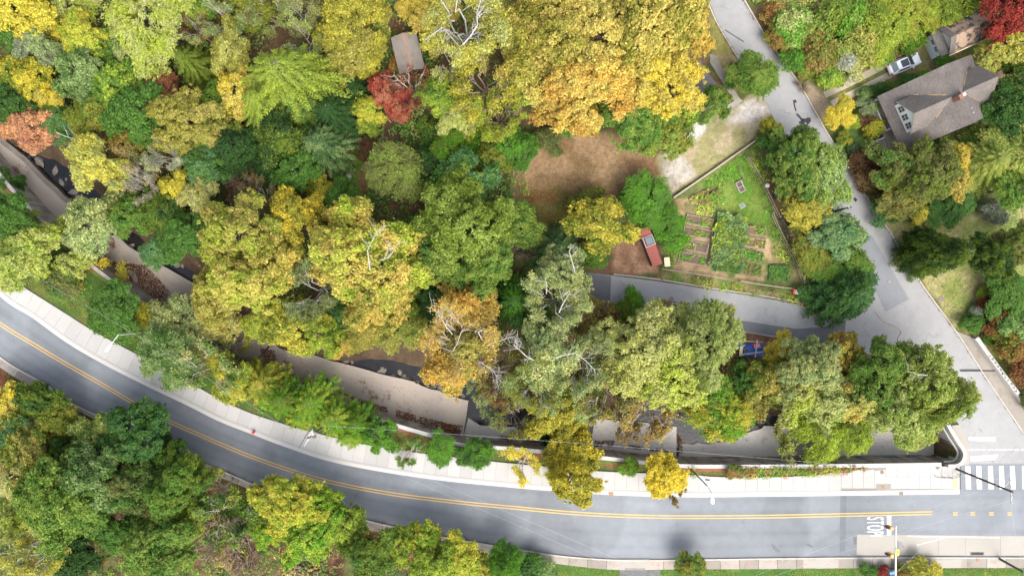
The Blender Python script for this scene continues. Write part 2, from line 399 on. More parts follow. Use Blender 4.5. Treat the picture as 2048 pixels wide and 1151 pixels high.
# clearing of trodden earth and cut grass
paint([(1030,300),(1055,268),(1110,250),(1215,268),(1300,310),(1345,340),(1300,400),(1230,430),(1150,470),(1070,455),(1020,400)], G(156,128,94), G(130,106,72), .3, 1.5)
paint([(1030,390),(1120,370),(1180,420),(1150,460),(1070,455)], G(112,84,46), G(96,92,44), .4, 1.5)
paint([(1240,310),(1330,320),(1340,370),(1290,395)], G(134,102,74), None, .3, 1.5)
# pale gravel parking by the lane
paint([(1318,312),(1350,290),(1530,170),(1546,232),(1510,276),(1345,392),(1325,350)], G(176,160,126), G(152,146,98), .35, .7)
paint([(1325,310),(1362,300),(1392,350),(1345,385),(1328,350)], G(196,188,174,.62), G(170,160,142,.62), .5, .5, wobble=1.2)
paint([(1470,210),(1530,190),(1545,225),(1500,250),(1455,245)], G(200,192,182), G(176,164,140), .5, 1.2)
paint([(1360,230),(1410,215),(1430,240),(1390,280),(1362,290)], G(200,196,190), G(140,142,96), .7, 1.0)
# verge along the upper side road
paint([(1425,10),(1434,40),(1490,130),(1470,190),(1420,110)], G(164,146,98), G(138,132,70), .3)
# bark mulch between the yellow tree and the red shed
paint([(1262,455),(1290,452),(1300,500),(1316,545),(1227,548),(1228,520),(1240,480)], G(170,132,104), G(146,108,84), .6, .8)
# vegetable garden
GARD = [(1346,397),(1510,283),(1515,354),(1555,436),(1588,493),(1628,560),(1590,585),(1452,562),(1322,540),(1330,470)]
paint(GARD, G(104,116,62), G(140,128,84), .5, .5)
paint([(1400,370),(1490,305),(1520,360),(1545,430),(1540,460),(1480,436),(1450,432),(1440,400)], G(98,146,48,.62), G(126,152,66,.62), .35, .8)
for pl in ([(1352,395),(1372,400),(1368,440),(1356,520),(1344,520),(1352,460)], [(1364,400),(1420,372),(1440,372),(1385,412)], [(1344,518),(1420,530),(1455,540),(1452,556),(1344,540)],
           [(1362,444),(1424,455),(1424,464),(1362,455)], [(1356,470),(1424,480),(1424,488),(1356,482)], [(1356,500),(1420,508),(1420,516),(1356,510)], [(1418,455),(1432,460),(1420,540),(1408,536)],
           [(1484,470),(1540,476),(1542,484),(1484,478)], [(1532,470),(1545,480),(1542,520),(1528,520)], [(1480,494),(1530,500),(1530,508),(1480,502)], [(1476,518),(1530,530),(1528,540),(1474,528)], [(1470,545),(1528,553),(1528,563),(1470,556)]):
    paint(pl, G(176,150,112), G(160,132,98), .8, .4, wobble=.5)
# brown earth outside the garden fence, verge of the alley, leaf drifts
paint([(1560,440),(1592,490),(1640,560),(1660,600),(1690,625),(1640,615),(1625,560),(1588,500)], G(110,78,58), G(128,96,74), .5, .8)
paint([(1320,545),(1450,565),(1590,588),(1600,604),(1536,594),(1424,576),(1316,556)], G(104,134,56), G(160,140,100), .4, .6, .52)
paint([(1490,668),(1640,686),(1760,716),(1800,740),(1750,760),(1500,720)], G(150,108,84), G(112,84,62), .5, 1)
paint([(1290,612),(1400,636),(1490,660),(1470,700),(1340,670),(1280,640)], G(160,128,108), G(104,108,56), .5, 1)
paint([(1000,545),(1050,530),(1060,570),(1010,580)], G(96,66,52), None, .5, 1)
# little lawn with a footpath in the wood
paint([(660,310),(700,285),(735,300),(740,360),(710,385),(660,375)], G(72,120,36), G(92,112,44), .4, 1)
paint([(790,255),(850,230),(880,255),(870,290),(800,300)], G(70,104,40), G(92,82,50), .4, 1)
for a in ([(690,268),(725,290),(738,320),(732,360),(720,390)], [(700,300),(660,330),(648,370),(655,420),(620,450)], [(800,55),(790,40)]):
    pl = wpl(a); d = .8 - dline(X, Y, pl) + wob(.8); aa = sstep(d / .5 + .5)[..., None]; colr[:] = colr * (1 - aa) + G(126, 88, 66) * aa
# strip between the road pavement and the creek wall
SWT = [(-140,395),(0,539),(60,581),(133,627),(187,661),(267,704),(383,766),(450,803),(512,829),(602,857),(712,884),(785,897),(865,908),(978,921),(1061,929),(1197,941),(1290,945),(1383,948),(1423,952),(1536,953),(1600,951),(1680,944),(1740,936),(1752,932)]
SWB = [(-140,440),(0,584),(67,629),(133,677),(200,717),(290,763),(376,804),(440,836),(509,863),(578,889),(678,920),(845,949),(1024,968),(1190,981),(1357,987),(1536,986),(1700,984),(1919,981)]
verge_w = wpoly(SWT + [(1752,930)] + WALLTOP[::-1][1:])
paint(verge_w, G(82,112,46,.62), G(110,114,56,.62), .4, .5, .55, world=True)
paint([(640,770),(740,820),(1024,890),(1360,926),(1450,931),(1450,938),(1200,930),(1010,915),(900,896),(780,870),(640,800)], G(140,92,66), G(112,116,58), .4, .8, .52)
# creek bed and banks
colr[inpoly(X, Y, corr)] = (G(92,76,58) * (.6 + .8 * n3(.8)))[inpoly(X, Y, corr)]
# south of the road: wood, then mown grass to the right
SK = [(-140,590),(0,711),(93,767),(146,805),(233,845),(349,901),(449,941),(512,968),(600,1002),(712,1033),(845,1063),(938,1080),(1024,1094),(1124,1109),(1237,1117),(1343,1117),(1536,1114),(1800,1112),(2200,1113)]
SKO = [(-150,615),(0,733),(83,785),(110,799),(200,842),(353,919),(449,957),(512,982),(600,1018),(712,1052),(845,1083),(938,1100),(1024,1114),(1157,1131),(1237,1138),(1343,1137),(1536,1136),(1800,1134),(2200,1134)]
n_ = normals2(wpl(SKO)); pl = wpl(SKO); band = np.vstack([pl, (pl - n_ * 2.6)[::-1]])
paint([tuple(p) for p in band], G(128,84,60), G(88,90,44), .4, 1.2, .55, world=True)
paint([(1060,1120),(1240,1136),(1900,1134),(2300,1134),(2300,1400),(1060,1400)], G(84,122,50,.62), G(110,134,62,.62), .4, .8, .6)
paint([(560,1080),(620,1075),(690,1100),(690,1200),(560,1200)], G(120,84,68), G(90,60,48), .5, 1)
V = np.stack([X, Y, Z], -1).reshape(-1, 3); ny, nx = X.shape
idx = np.arange(ny * nx).reshape(ny, nx)
F = np.stack([idx[:-1, :-1], idx[:-1, 1:], idx[1:, 1:], idx[1:, :-1]], -1).reshape(-1, 4)
m = mesh_np('ground', V, F, M['ground'], smooth=True); put_attr(m, 'Col', colr.reshape(-1, 3))
g_ = bpy.data.objects.new('ground', m); link(g_); tag(g_, kind='structure')
def struct(mb, name, mat, **k): return tag(mb.build(name, mat, **k), kind='structure')
# verge sheet over the cut behind the wall (same soil as the ground beside it)
wl = wpl(WALLTOP, 0, .5); n_ = normals2(wl)
mb = MB(); mb_v = []; fs = []
for k in range(len(wl)):
    for o in (-.2, -.55, -.95): q = wl[k] + n_[k] * o; mb_v.append((q[0], q[1], .0 if o > -.9 else -.045))
for k in range(len(wl) - 1):
    for i in range(2): a = 3*k+i; fs.append((a, a + 1, a + 4, a + 3))
m = mesh_np('verge', mb_v, fs, M['ground'])
x_, y_ = np.array(mb_v)[:, 0], np.array(mb_v)[:, 1]
cc = np.where((vnoise(x_, y_, .4) > .5)[:, None], G(140,92,66), G(100,116,50)); put_attr(m, 'Col', cc)
o = bpy.data.objects.new('verge', m); link(o); tag(o, kind='structure')
# creek water
wat = nbw + [P(1889,848)[:2], P(1912,900)[:2], P(1905,926)[:2]] + wtw[::-1]
struct(MB().poly(wat, -4.5), 'creek_water', M['water'])

# ---------------------------------------------------------------- roads
north = wpl(SWB); nk = normals2(north)
south = wpl(SK)
NK = [tuple(p) for p in north] + [P(1921,981)[:2], P(1921,928)[:2], P(2250,928)[:2]]
main = NK + [tuple(p) for p in south[::-1]]
rn = resample(np.array([tuple(p) for p in north] + [P(1960,981)[:2], P(2080,981)[:2], P(2250,981)[:2]]), .7); rs_ = resample(np.array([tuple(p) for p in south]), .7)
nr = 400; rn = np.stack([np.interp(np.linspace(0, 1, nr), np.linspace(0, 1, len(rn)), rn[:, k]) for k in (0, 1)], 1); rs_ = np.stack([np.interp(np.linspace(0, 1, nr), np.linspace(0, 1, len(rs_)), rs_[:, k]) for k in (0, 1)], 1)
# pair each northern point with the nearest southern one so that the lanes follow the bend
jd = np.maximum.accumulate(np.array([np.argmin(np.hypot(*(rs_ - p).T)) for p in rn])); jd = np.convolve(np.pad(jd, 12, 'edge').astype(float), np.ones(25)/25, 'valid'); jd[0] = 0; jd[-1] = nr - 1
rs2 = np.stack([np.interp(jd, np.arange(nr), rs_[:, k]) for k in (0, 1)], 1); nc = 33; tt = np.linspace(0, 1, nc)
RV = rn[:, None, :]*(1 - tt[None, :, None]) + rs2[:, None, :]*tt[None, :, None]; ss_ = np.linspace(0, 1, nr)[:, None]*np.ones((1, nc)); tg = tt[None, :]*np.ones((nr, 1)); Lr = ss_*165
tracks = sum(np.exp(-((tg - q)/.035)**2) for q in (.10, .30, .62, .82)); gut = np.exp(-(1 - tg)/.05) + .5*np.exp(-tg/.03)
wr_ = 1 - .09*tracks - .2*gut*(.5 + vnoise(Lr, tg*3, .2)) + .20*(vnoise(Lr, tg*22, .10, 3) - .5) + .22*(vnoise(Lr, tg*6, .07, 3) - .5) + .05*(ss_ - .3)  # wheel-track wear, darker gutters, random streaks, gradually paler towards the right end
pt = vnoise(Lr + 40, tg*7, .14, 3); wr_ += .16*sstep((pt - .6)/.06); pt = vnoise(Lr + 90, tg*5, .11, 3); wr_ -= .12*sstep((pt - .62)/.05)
V_ = np.concatenate([RV.reshape(-1, 2), np.full((nr*nc, 1), .004)], 1); ix = np.arange(nr*nc).reshape(nr, nc); F_ = np.stack([ix[:-1, :-1], ix[1:, :-1], ix[1:, 1:], ix[:-1, 1:]], -1).reshape(-1, 4)[:, ::-1]
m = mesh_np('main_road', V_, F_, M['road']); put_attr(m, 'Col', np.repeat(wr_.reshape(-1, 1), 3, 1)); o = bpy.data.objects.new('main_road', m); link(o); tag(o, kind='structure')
cw = MB().poly([P(1921,928)[:2], P(2250,928)[:2], P(2250,981)[:2], P(1921,981)[:2]], .0045).build('crossing', M['road']); tag(cw, kind='structure'); put_attr(cw.data, 'Col', np.ones((4, 3)))
SR_L = [(1350,-150),(1412,-10),(1437,47),(1481,123),(1517,170),(1563,273),(1653,401),(1719,484),(1722,540),(1735,600),(1700,628)]
AL_T = [(1690,630),(1656,621),(1536,597),(1424,579),(1314,562),(1227,551),(1174,545)]
AL_B = [(1174,606),(1225,612),(1314,630),(1424,652),(1536,672),(1636,684),(1700,692),(1745,712),(1800,733),(1870,790),(1918,848),(1935,881),(1937,928)]
SR_R = [(2100,926),(2047,868),(1976,764),(1909,661),(1839,564),(1789,481),(1723,380),(1686,317),(1653,267),(1596,167),(1536,83),(1487,0),(1400,-150)]
side = wpoly(SR_L) + wpoly(AL_T) + wpoly(AL_B) + [P(2160,928)[:2]] + wpoly(SR_R)
struct(MB().poly(side, .008), 'side_road', M['oldroad'])
struct(MB().poly(wpoly(AL_T[1:] + AL_B[:5] + [(1612,682),(1592,657),(1636,655),(1690,640)]), .012), 'alley', M['alley'])
mb = MB(); mb.poly(wpoly([(1592,657),(1640,654),(1691,640),(1689,690),(1636,684),(1480,661),(1340,636),(1225,612),(1240,606),(1340,618),(1480,640)]), .016)
mb.poly(wpoly([(1174,545),(1222,552),(1220,612),(1174,606)]), .016); struct(mb, 'dark_asphalt_strip', M['darkasphalt'])
# worn and patched areas
struct(MB().poly(wpoly([(1719,484),(1745,473),(1818,598),(1771,623),(1748,575)]), .013), 'road_patch', M['patch'])
struct(MB().poly(wpoly([(1681,984),(1693,984),(1691,1105),(1679,1105)]), .010), 'trench_patch', mottled('trench', (.13,.14,.155), .25, .8, 6))
mb = MB()
for pts, w_ in (([(1587,200),(1589,212),(1592,222)],.2),([(1593,228),(1600,235),(1606,245),(1612,258),(1614,268)],.28),([(1604,240),(1614,241)],.45),([(1604,244),(1598,246)],.35),([(1678,388),(1684,394),(1690,404)],.25),([(1694,392),(1702,394)],.5),([(1708,396),(1713,402)],.4),([(1680,432),(1683,434)],.5),
              ([(1450,60),(1475,76),(1488,84)],.12)):
    strip(mb, resample([P(*p)[:2] for p in pts], .3), -w_/2, w_/2, .009, .014)
for x, y, r in ((1590,203,.3),(1606,246,.4),(1615,242,.5),(1613,252,.3),(1614,268,.35),(1688,361,.35),(1676,365,.3),(1683,433,.3),(1697,397,.4)):
    mb.poly([(P(x,y)[0]+r*q*math.cos(a_), P(x,y)[1]+r*q*math.sin(a_)) for a_, q in [(i*math.pi/4, random.uniform(.6,1.2)) for i in range(8)]], .015)
struct(mb, 'tar_patches', M['tar'])
mb = MB()
for x, y, rx, ry in ((1552,1097,8,5),(1546,1090,5,3),(1620,1090,7,3),(1563,1092,3,2)):
    mb.poly([P(x+rx*math.cos(a_)*q, y+ry*math.sin(a_)*q+.4*rx*math.cos(a_))[:2] for a_, q in [(i*math.pi/5, random.uniform(.7,1.2)) for i in range(10)]], .012)
mb.poly(wpoly([(1706,1072),(1714,1073),(1714,1087),(1707,1088)]), .012)
struct(mb, 'oil_stains', M['darkasphalt'])
# road markings
YL = wpl([(-140,545),(0,647),(60,684),(130,726),(200,766),(299,823),(399,869),(512,916),(645,959),(778,986),(911,1003),(1024,1014),(1157,1026),(1290,1032),(1400,1033),(1536,1032),(1679,1029),(1865,1025)])
mb = MB()
for o in (-.23, .13): strip(mb, YL, o, o + .12, .006, .0125)
for x in (1910, 1945, 1982, 2019):
    for dy in (-3, 1.5): mb.poly(wpoly([(x-4,1026+dy),(x+5,1026+dy),(x+5,1028+dy),(x-4,1028+dy)]), .0125)
struct(mb, 'yellow_centre_line', M['yellow'])
mb = MB(); mb.poly(wpoly([(1774,1030),(1782,1030),(1782,1070),(1774,1070)]), .0125); mb.poly(wpoly([(1937,873),(1991,874),(1991,881),(1938,880)]), .0145)
for x in (1931, 1953, 1976, 1998, 2020, 2044): mb.poly(wpoly([(x,931),(x+9,931),(x+11,977),(x+1,977)]), .0145)
struct(mb, 'white_road_bars', M['white'])
mb = MB()
for k in range(9): mb.poly(wpoly([(1937+k*13,898),(1937+k*13+random.randint(6,12),897),(1937+k*13+random.randint(6,12),899.5),(1937+k*13,900)]), .0145)
mb.poly(wpoly([(1940,912),(1998,908),(1990,919),(1942,922)]), .0145)
mb.poly(wpoly([(1833,1088.5),(1890,1073),(1890,1075),(1833,1090)]), .022); mb.poly(wpoly([(1815,1070),(2000,1073),(2000,1075),(1815,1072)]), .022)
mb.poly(wpoly([(1740,1069),(1765,1070),(1765,1072),(1740,1071)]), .022)
struct(mb, 'worn_white_lines', M['wornwhite'])
struct(MB().poly(wpoly([(1937,926),(2200,926),(2200,928),(1937,928)]), .0145), 'road_joint', M['patch'])
# STOP, tall letters read by a driver heading right
cu = bpy.data.curves.new('stop', 'FONT'); cu.body = 'STOP'; cu.align_x = 'CENTER'; cu.align_y = 'CENTER'; cu.size = 1; cu.space_character = 1.15
cu.offset = -.004
to = bpy.data.objects.new('stop', cu); COL.objects.link(to); bpy.context.view_layer.update()
me = bpy.data.meshes.new_from_object(to); bpy.data.objects.remove(to)
co = np.array([v.co[:] for v in me.vertices]); mn, mx = co.min(0), co.max(0)
c_ = P(1750.5, 1050.5)
for v, q in zip(me.vertices, co):
    a = (q[0] - (mn[0]+mx[0])/2) / (mx[0]-mn[0]) * 34.5 * S; b = (q[1] - (mn[1]+mx[1])/2) / (mx[1]-mn[1]) * 33 * S
    v.co = (c_[0] + b, c_[1] - a, .0125)
me.materials.clear(); me.materials.append(M['white']); me.name = 'stop_lettering'
o = bpy.data.objects.new('stop_lettering', me); link(o); tag(o, kind='structure')

# ---------------------------------------------------------------- pavements and kerbs
top = wpl(SWT + [(1752,932)]); N_ = 0
def slabs(name, A, B, z, mat, step=1.62, gap=.026, upto=None):
    """slab boxes between outer line A and inner line B (world), both densely sampled"""
    mb = MB(); A = resample(A, step); 
    Bd = resample(B, .1); prev = None; js = []
    for a in A: js.append(Bd[np.argmin(np.hypot(*(Bd - a).T))])
    for k in range(len(A) - 1):
        a0, a1, b0, b1 = A[k], A[k+1], js[k], js[k+1]; t0 = (a1 - a0) * gap / step; t1 = (b1 - b0) * gap / step
        if np.linalg.norm(a0 - b0) < .3: continue
        mb.poly([tuple(b0 + t1), tuple(b1), tuple(a1), tuple(a0 + t0)], -.05, z + random.uniform(-.002, .002))
    return mb
inner = north + nk * .32
A_ = [tuple(p) for p in top if p[0] < P(1745,0)[0]]
sb = slabs('pavement', [P(x, y)[:2] for x, y in SWT[:-2]], [tuple(p) for p in inner], .14, M['walk'])
# wide corner area east of the planting
for i, x in enumerate(np.arange(1658.8, 1912, 22.3)):
    x1 = min(x + 22.3, 1918)
    if x < 1748: sb.poly(wpoly([(x + .45, 944 if x < 1700 else 940), (x1, 944 if x < 1700 else 937), (x1, 975), (x + .45, 975)]), -.05, .138); continue
    for y0, y1 in ((931.5, 952), (952.4, 976.5)): sb.poly(wpoly([(x + .45, y0), (x1, y0), (x1, y1), (x + .45, y1)]), -.05, .14)
struct(sb, 'pavement', M['walk'])
under = wpoly(SWT[:-2]) + wpoly([(1748,932),(1918,931),(1918,978)]) + [tuple(p) for p in inner[::-1]]
struct(MB().poly(under, .1), 'pavement_bed', M['joint'])
mb = MB(); strip(mb, np.array([p for p in north]), .04, .30, -.05, .145); struct(mb, 'kerb', M['walk'])
mb = MB(); strip(mb, north, -.42, .03, 0, .0105); struct(mb, 'gutter', M['gutter'])
struct(MB().poly(wpoly([(1905,955),(1913,955),(1913,976),(1905,976)]), .146), 'tactile_paving', M['tactile'])
ss = slabs('p', [P(x, y)[:2] for x, y in SKO], [tuple(p) for p in (south - normals2(south) * .2)], .12, M['oldwalk'], 2.6, .05)
struct(ss, 'pavement', M['oldwalk'])
mb = MB(); strip(mb, south, -.22, -.04, -.05, .14); struct(mb, 'kerb', M['kerb'])
struct(MB().poly(wpoly([(1714,1068),(2200,1072),(2200,1110),(1713,1109)]), .018), 'bus_stop_pad', M['pad'])
mb = MB()
for x in (1790, 1876, 1930, 2000): mb.poly(wpoly([(x,1069),(x+1,1069),(x+1,1109),(x,1109)]), .0215)
struct(mb, 'pad_joints', M['joint'])
struct(MB().poly(wpoly([(1239,1138),(1321,1138),(1322,1240),(1239,1240)]), .01), 'driveway', M['darkasphalt'])
sc_ = MB()
for a, b in ((1606,1676),(1868,1921),(1230,1300)): sc_.poly(wpoly([(a,1117),(b,1117),(b,1134),(a,1134)]), .126)
struct(sc_, 'pavement_repairs', M['pad'])
# side road kerbs
mb = MB(); strip(mb, wpl(SR_R[1:]), -.16, 0, -.05, .12); strip(mb, wpl([(1345,-150),(1408,-10),(1433,47),(1478,123),(1496,150)]), .0, .14, -.05, .1)
strip(mb, wpl([(1656,617),(1536,594),(1424,577),(1314,559),(1227,549)]), -.15, 0, -.05, .12); struct(mb, 'kerb', M['kerb'])
# bridge approach pavement on the right
struct(MB().poly(wpoly([(1912,662),(1945,674),(2060,838),(2060,885),(2047,864),(1978,762)]), -.05, .11), 'pavement', M['oldwalk'])
struct(MB().poly(wpoly([(1902,850),(1918,848),(1935,881),(1937,928),(1918,930),(1924,905)]), -.05, .13), 'pavement', M['pad'])
struct(MB().poly(wpoly([(1919,739),(1990,739),(1992,742),(1920,742)]), .115), 'bridge_joint', M['tar'])
# footpath down from the side road and gravel apron
struct(MB().poly(wpoly([(1420,108),(1432,112),(1468,180),(1480,198),(1470,205),(1420,125)]), -.05, .05), 'footpath', M['oldwalk'])
struct(MB().poly(wpoly([(1452,212),(1478,196),(1486,202),(1460,220)]), -.05, .055), 'footpath_corner', M['pad'])
struct(MB().poly(wpoly([(1400,120),(1412,140),(1442,180),(1405,196),(1385,150)]), .012), 'parking_area', M['darkasphalt'])
mb = MB(); strip(mb, wpl([(1649,190),(1700,166),(1776,127),(1800,113)]), -.45, .45, 0, .03); strip(mb, wpl([(1663,208),(1720,180),(1783,148),(1806,136)]), -.45, .45, 0, .03)
struct(mb, 'driveway_tracks', mottled('track_concrete', (.4,.34,.25), .15, dirt=(.2,.18,.1), dirt_lo=.55, dirt_hi=.7))
struct(MB().poly(wpoly([(1795,478),(1801,481),(1815,504),(1807,509)]), .0, .03), 'concrete_pad', M['pad'])

# ---------------------------------------------------------------- creek channel floor
def floor_poly(pts, z, mat, name='channel_floor'):
    return struct(MB().poly([P(x, y, z)[:2] for x, y in pts], -5.2, z), name, mat)
def jag(pts, amp=1.6, n=7, seed=1):
    rg = random.Random(seed); out = []
    for a, b in zip(pts[:-1], pts[1:]):
        for k in range(n): t = k / n; out.append((a[0]+(b[0]-a[0])*t + rg.uniform(-amp, amp), a[1]+(b[1]-a[1])*t + rg.uniform(-amp, amp)))
    return out + [pts[-1]]
floor_poly([(-160,230),(-60,330),(30,420),(90,470),(165,540),(200,560),(228,482)] + jag([(215,465),(150,420),(110,383),(50,325),(0,283),(-80,190)], .8, 3), -3.7, M['shelf'])
floor_poly([(190,500),(222,470),(233,471),(253,497),(300,524),(383,571),(430,610),(500,655),(543,682),(505,730),(420,690),(330,640),(240,580),(165,540)], -3.9, M['shelf'])
floor_poly(jag([(545,684),(629,711),(712,734),(829,764),(845,771),(925,798)], 1.2, 5, 2) + [(937,800),(926,875),(860,857),(745,822),(642,775),(580,765),(500,738)], -3.9, M['shelf'])
floor_poly([(937,835),(960,850),(1066,855),(1180,872),(1188,902),(1100,893),(1010,884),(925,876)], -4.35, M['shelfgrey'])
floor_poly(jag([(1190,838),(1270,842),(1353,853)], .8, 5, 3) + [(1353,915),(1260,905),(1180,896)], -4.15, M['shelfgrey'])
floor_poly([(1357,870),(1358,916),(1440,918),(1868,916),(1868,830)] + jag([(1868,850),(1750,845),(1530,852),(1470,872),(1440,886),(1380,886),(1357,884)], 2.2, 7, 5)[1:], -4.3, M['shelfgrey'])
# rough masonry edge of the walkway above the water
mb = MB(); strip(mb, resample([P(x,y,-3.7)[:2] for x,y in jag([(-80,185),(0,280),(50,322),(110,381),(150,418),(215,462)], .8, 3)], .5), -.25, .45, -5, -3.62); struct(mb, 'walkway_edge', M['stone'])
mb = MB(); strip(mb, resample([P(x,y,-3.9)[:2] for x,y in ((228,466),(253,495),(300,522),(383,569))], .5), -.1, .35, -5, -3.8); struct(mb, 'walkway_edge', M['pad'])

# retaining wall: face, panels, coping, painted marks
wt = empty('retaining_wall', P(900, 880, 0), 0, 'long grey concrete retaining wall between pavement and creek, sprayed with graffiti', 'wall')
wx, wy = wt.location.x, wt.location.y
wl = wpl(WALLTOP, 0, 1.0); rel = wl - np.array([wx, wy]); nn = normals2(wl)
mb = MB(); strip(mb, rel, -.22, .22, -5.2, .12)
mb.build('wall_face', M['wall'], wt)
ic = int(np.argmin(abs(wl[:, 0] - P(600, 0)[0])))
mb = MB(); strip(mb, rel[ic:], -.26, .26, .12, .34); mb.build('coping', M['coping'], wt)
mb = MB(); strip(mb, rel[:ic+1], -.24, .24, .12, .2); mb.build('weathered_coping', M['wall'], wt)
mb = MB()
for k in range(3, len(rel) - 1, 5): mb.box((rel[k][0] + nn[k][0]*.24, rel[k][1] + nn[k][1]*.24, -2.5), (.12, .05, 5.2), math.atan2(nn[k][1], nn[k][0]) - math.pi/2)
mb.build('panel_joint', M['joint'], wt)
def near(px):  # index of the wall point nearest a photo x
    return int(np.argmin(abs(wl[:, 0] - P(px, 0)[0])))
def graffiti(x0, x1, c, z0, z1, seed, n=9, r=.05):
    rg = random.Random(seed); i0, i1 = near(x0), near(x1); mb = MB(); pts = []
    for k in range(n * 3):
        t = i0 + (i1 - i0) * (k / (n * 3)) ; i = int(t); f = t - i; i2 = min(i + 1, len(rel) - 1)
        q = rel[i] * (1 - f) + rel[i2] * f + nn[i] * .25
        pts.append((q[0], q[1], z0 + (z1 - z0) * rg.random()))
    for a, b in zip(pts[:-1], pts[1:]):
        if rg.random() < .85:
            ia = nn[i0] * .02
            mb.add([(a[0], a[1], a[2]), (b[0], b[1], b[2]), (b[0], b[1], b[2] + r * 4), (a[0], a[1], a[2] + r * 4)], [(0, 1, 2, 3)])
            mb.add([(a[0], a[1], a[2]), (b[0], b[1], b[2]), (b[0]+ia[0], b[1]+ia[1], b[2] + r * 4), (a[0]+ia[0], a[1]+ia[1], a[2] + r * 4)], [(3, 2, 1, 0)])
    mb.build('graffiti', plain('spray_%d' % seed, c, .7, .2), wt)
for a in ((715,750,(.5,.08,.12),-2.2,-.6,1,9,.06),(760,810,(.05,.05,.07),-2.6,-.8,2,12,.06),(840,915,(.12,.42,.42),-4.3,-3.2,3,6,.1),(905,935,(.3,.12,.35),-1.5,-.4,4,8,.05),(655,700,(.12,.2,.45),-3,-1,5,9,.06),
          (1190,1240,(.45,.08,.1),-3.6,-2.2,6,9,.05),(1250,1330,(.3,.25,.35),-3.4,-1.4,7,12,.05),(1455,1490,(.6,.06,.08),-4,-3.2,8,7,.09),(1500,1545,(.65,.68,.72),-4.1,-3.1,9,9,.12),(1560,1610,(.55,.58,.6),-3.6,-2.8,10,7,.05),
          (1730,1745,(.03,.12,.5),-4.1,-3.2,11,5,.07),(1788,1822,(.05,.3,.6),-3.9,-2.8,12,10,.1),(1835,1868,(.12,.25,.3),-3.6,-2.6,13,9,.06),(400,455,(.1,.1,.14),-3,-1.2,14,10,.08),(425,440,(.6,.62,.66),-2.6,-1.4,15,5,.08),(1000,1060,(.06,.06,.07),-2.6,-.8,16,12,.05)):
    graffiti(*a)
# stair of the old wall seen between the trees is part of the same wall; bridge parapets
pw = empty('bridge_parapet', P(1889, 848, 0), 0, 'curved white concrete bridge parapet and headwall at the deep end of the creek', 'parapet')
ppx = resample(prw, .4); r2 = ppx - np.array(pw.location[:2])
mb = MB(); strip(mb, r2, -.16, .16, -5.2, .75); mb.build('headwall', M['wall'], pw)
mb = MB(); strip(mb, r2, -.24, .24, .75, .95); mb.build('coping', M['coping'], pw)
mb = MB(); strip(mb, r2, -.50, -.3, -.1, .13); mb.build('plinth', M['coping'], pw)
p2 = empty('bridge_parapet', P(1990, 740, 0), 0, 'straight white bridge parapet with black graffiti along the right pavement', 'parapet')
pl2 = resample([P(1944,674)[:2], P(1998,748)[:2], P(2075,848)[:2]], .6) - np.array(p2.location[:2])
mb = MB(); strip(mb, pl2, -.2, .2, -5, .85); mb.build('parapet_wall', M['coping'], p2)
mb = MB(); strip(mb, pl2, -.27, .27, .85, 1.0); mb.build('coping', M['coping'], p2)
mb = MB(); rg = random.Random(5)
for k in range(70):
    i = int(len(pl2) * (.22 + .45 * rg.random())); q = pl2[i] + np.array([rg.uniform(-.3,.3), rg.uniform(-.25,.25)]) * .5
    n2 = normals2(pl2)[i]; a = q; 
    mb.box((a[0], a[1], 1.003), (rg.uniform(.08,.35), rg.uniform(.03,.08), .006), rg.uniform(0, 3.1))
mb.build('graffiti', M['darkmetal'], p2)
# ---------------------------------------------------------------- vegetation: crown builders
def unit(v): return v / (np.linalg.norm(v, axis=-1, keepdims=True) + 1e-9)
def leaves(Pt, Nn, L, wid, rg, along=None, fold=True):
    """one four-cornered leaf or leaf spray at each point"""
    n = len(Pt); r = unit(rg.normal(size=(n, 3)))
    a = r if along is None else along
    a = unit(a - (a * Nn).sum(1, keepdims=True) * Nn); b = np.cross(Nn, a)
    L = np.asarray(L).reshape(-1, 1) * np.ones((n, 1)); W_ = L * wid
    k = rg.uniform(-.12, .2, (n, 1))
    v0 = Pt - a * L * .5; v1 = Pt + b * W_ * .5 + a * L * k; v2 = Pt + a * L * .5; v3 = Pt - b * W_ * .5 + a * L * k
    d = Nn * L * .12; v0 = v0 - d; v2 = v2 - d
    V = np.stack([v0, v1, v2, v3], 1).reshape(-1, 3); F = np.arange(4 * n).reshape(-1, 4); return V, F
def tubes(segs, n=5):
    """segs: list of (p0,p1,r0,r1) -> V,F quads"""
    s = np.array([[*a, *b, c, d] for a, b, c, d in segs]); a = s[:, :3]; b = s[:, 3:6]; r0 = s[:, 6]; r1 = s[:, 7]
    d = unit(b - a); t = np.where(np.abs(d[:, 2:3]) < .9, np.array([[0, 0, 1.]]), np.array([[1., 0, 0]])); u = unit(np.cross(d, t)); w = np.cross(d, u)
    V = []
    for p, r in ((a, r0), (b, r1)):
        for k in range(n):
            th = 2 * math.pi * k / n; V.append(p + (u * math.cos(th) + w * math.sin(th)) * r[:, None])
    V = np.stack(V, 1).reshape(-1, 3); N = len(s); base = np.arange(N)[:, None] * 2 * n; F = []
    for k in range(n): F.append(np.concatenate([base + k, base + (k + 1) % n, base + n + (k + 1) % n, base + n + k], 1))
    return V, np.concatenate(F)
def bend(p0, p1, r0, r1, rg, k=3, amp=.12, sag=0):
    p0 = np.array(p0, float); p1 = np.array(p1, float); L = np.linalg.norm(p1 - p0); pts = [p0]
    for i in range(1, k): t = i / k; pts.append(p0 + (p1 - p0) * t + rg.normal(size=3) * L * amp * .6 + np.array([0, 0, sag * L * math.sin(math.pi * t)]))
    pts.append(p1); rr = np.linspace(r0, r1, k + 1)
    return [(pts[i], pts[i+1], rr[i], rr[i+1]) for i in range(k)]
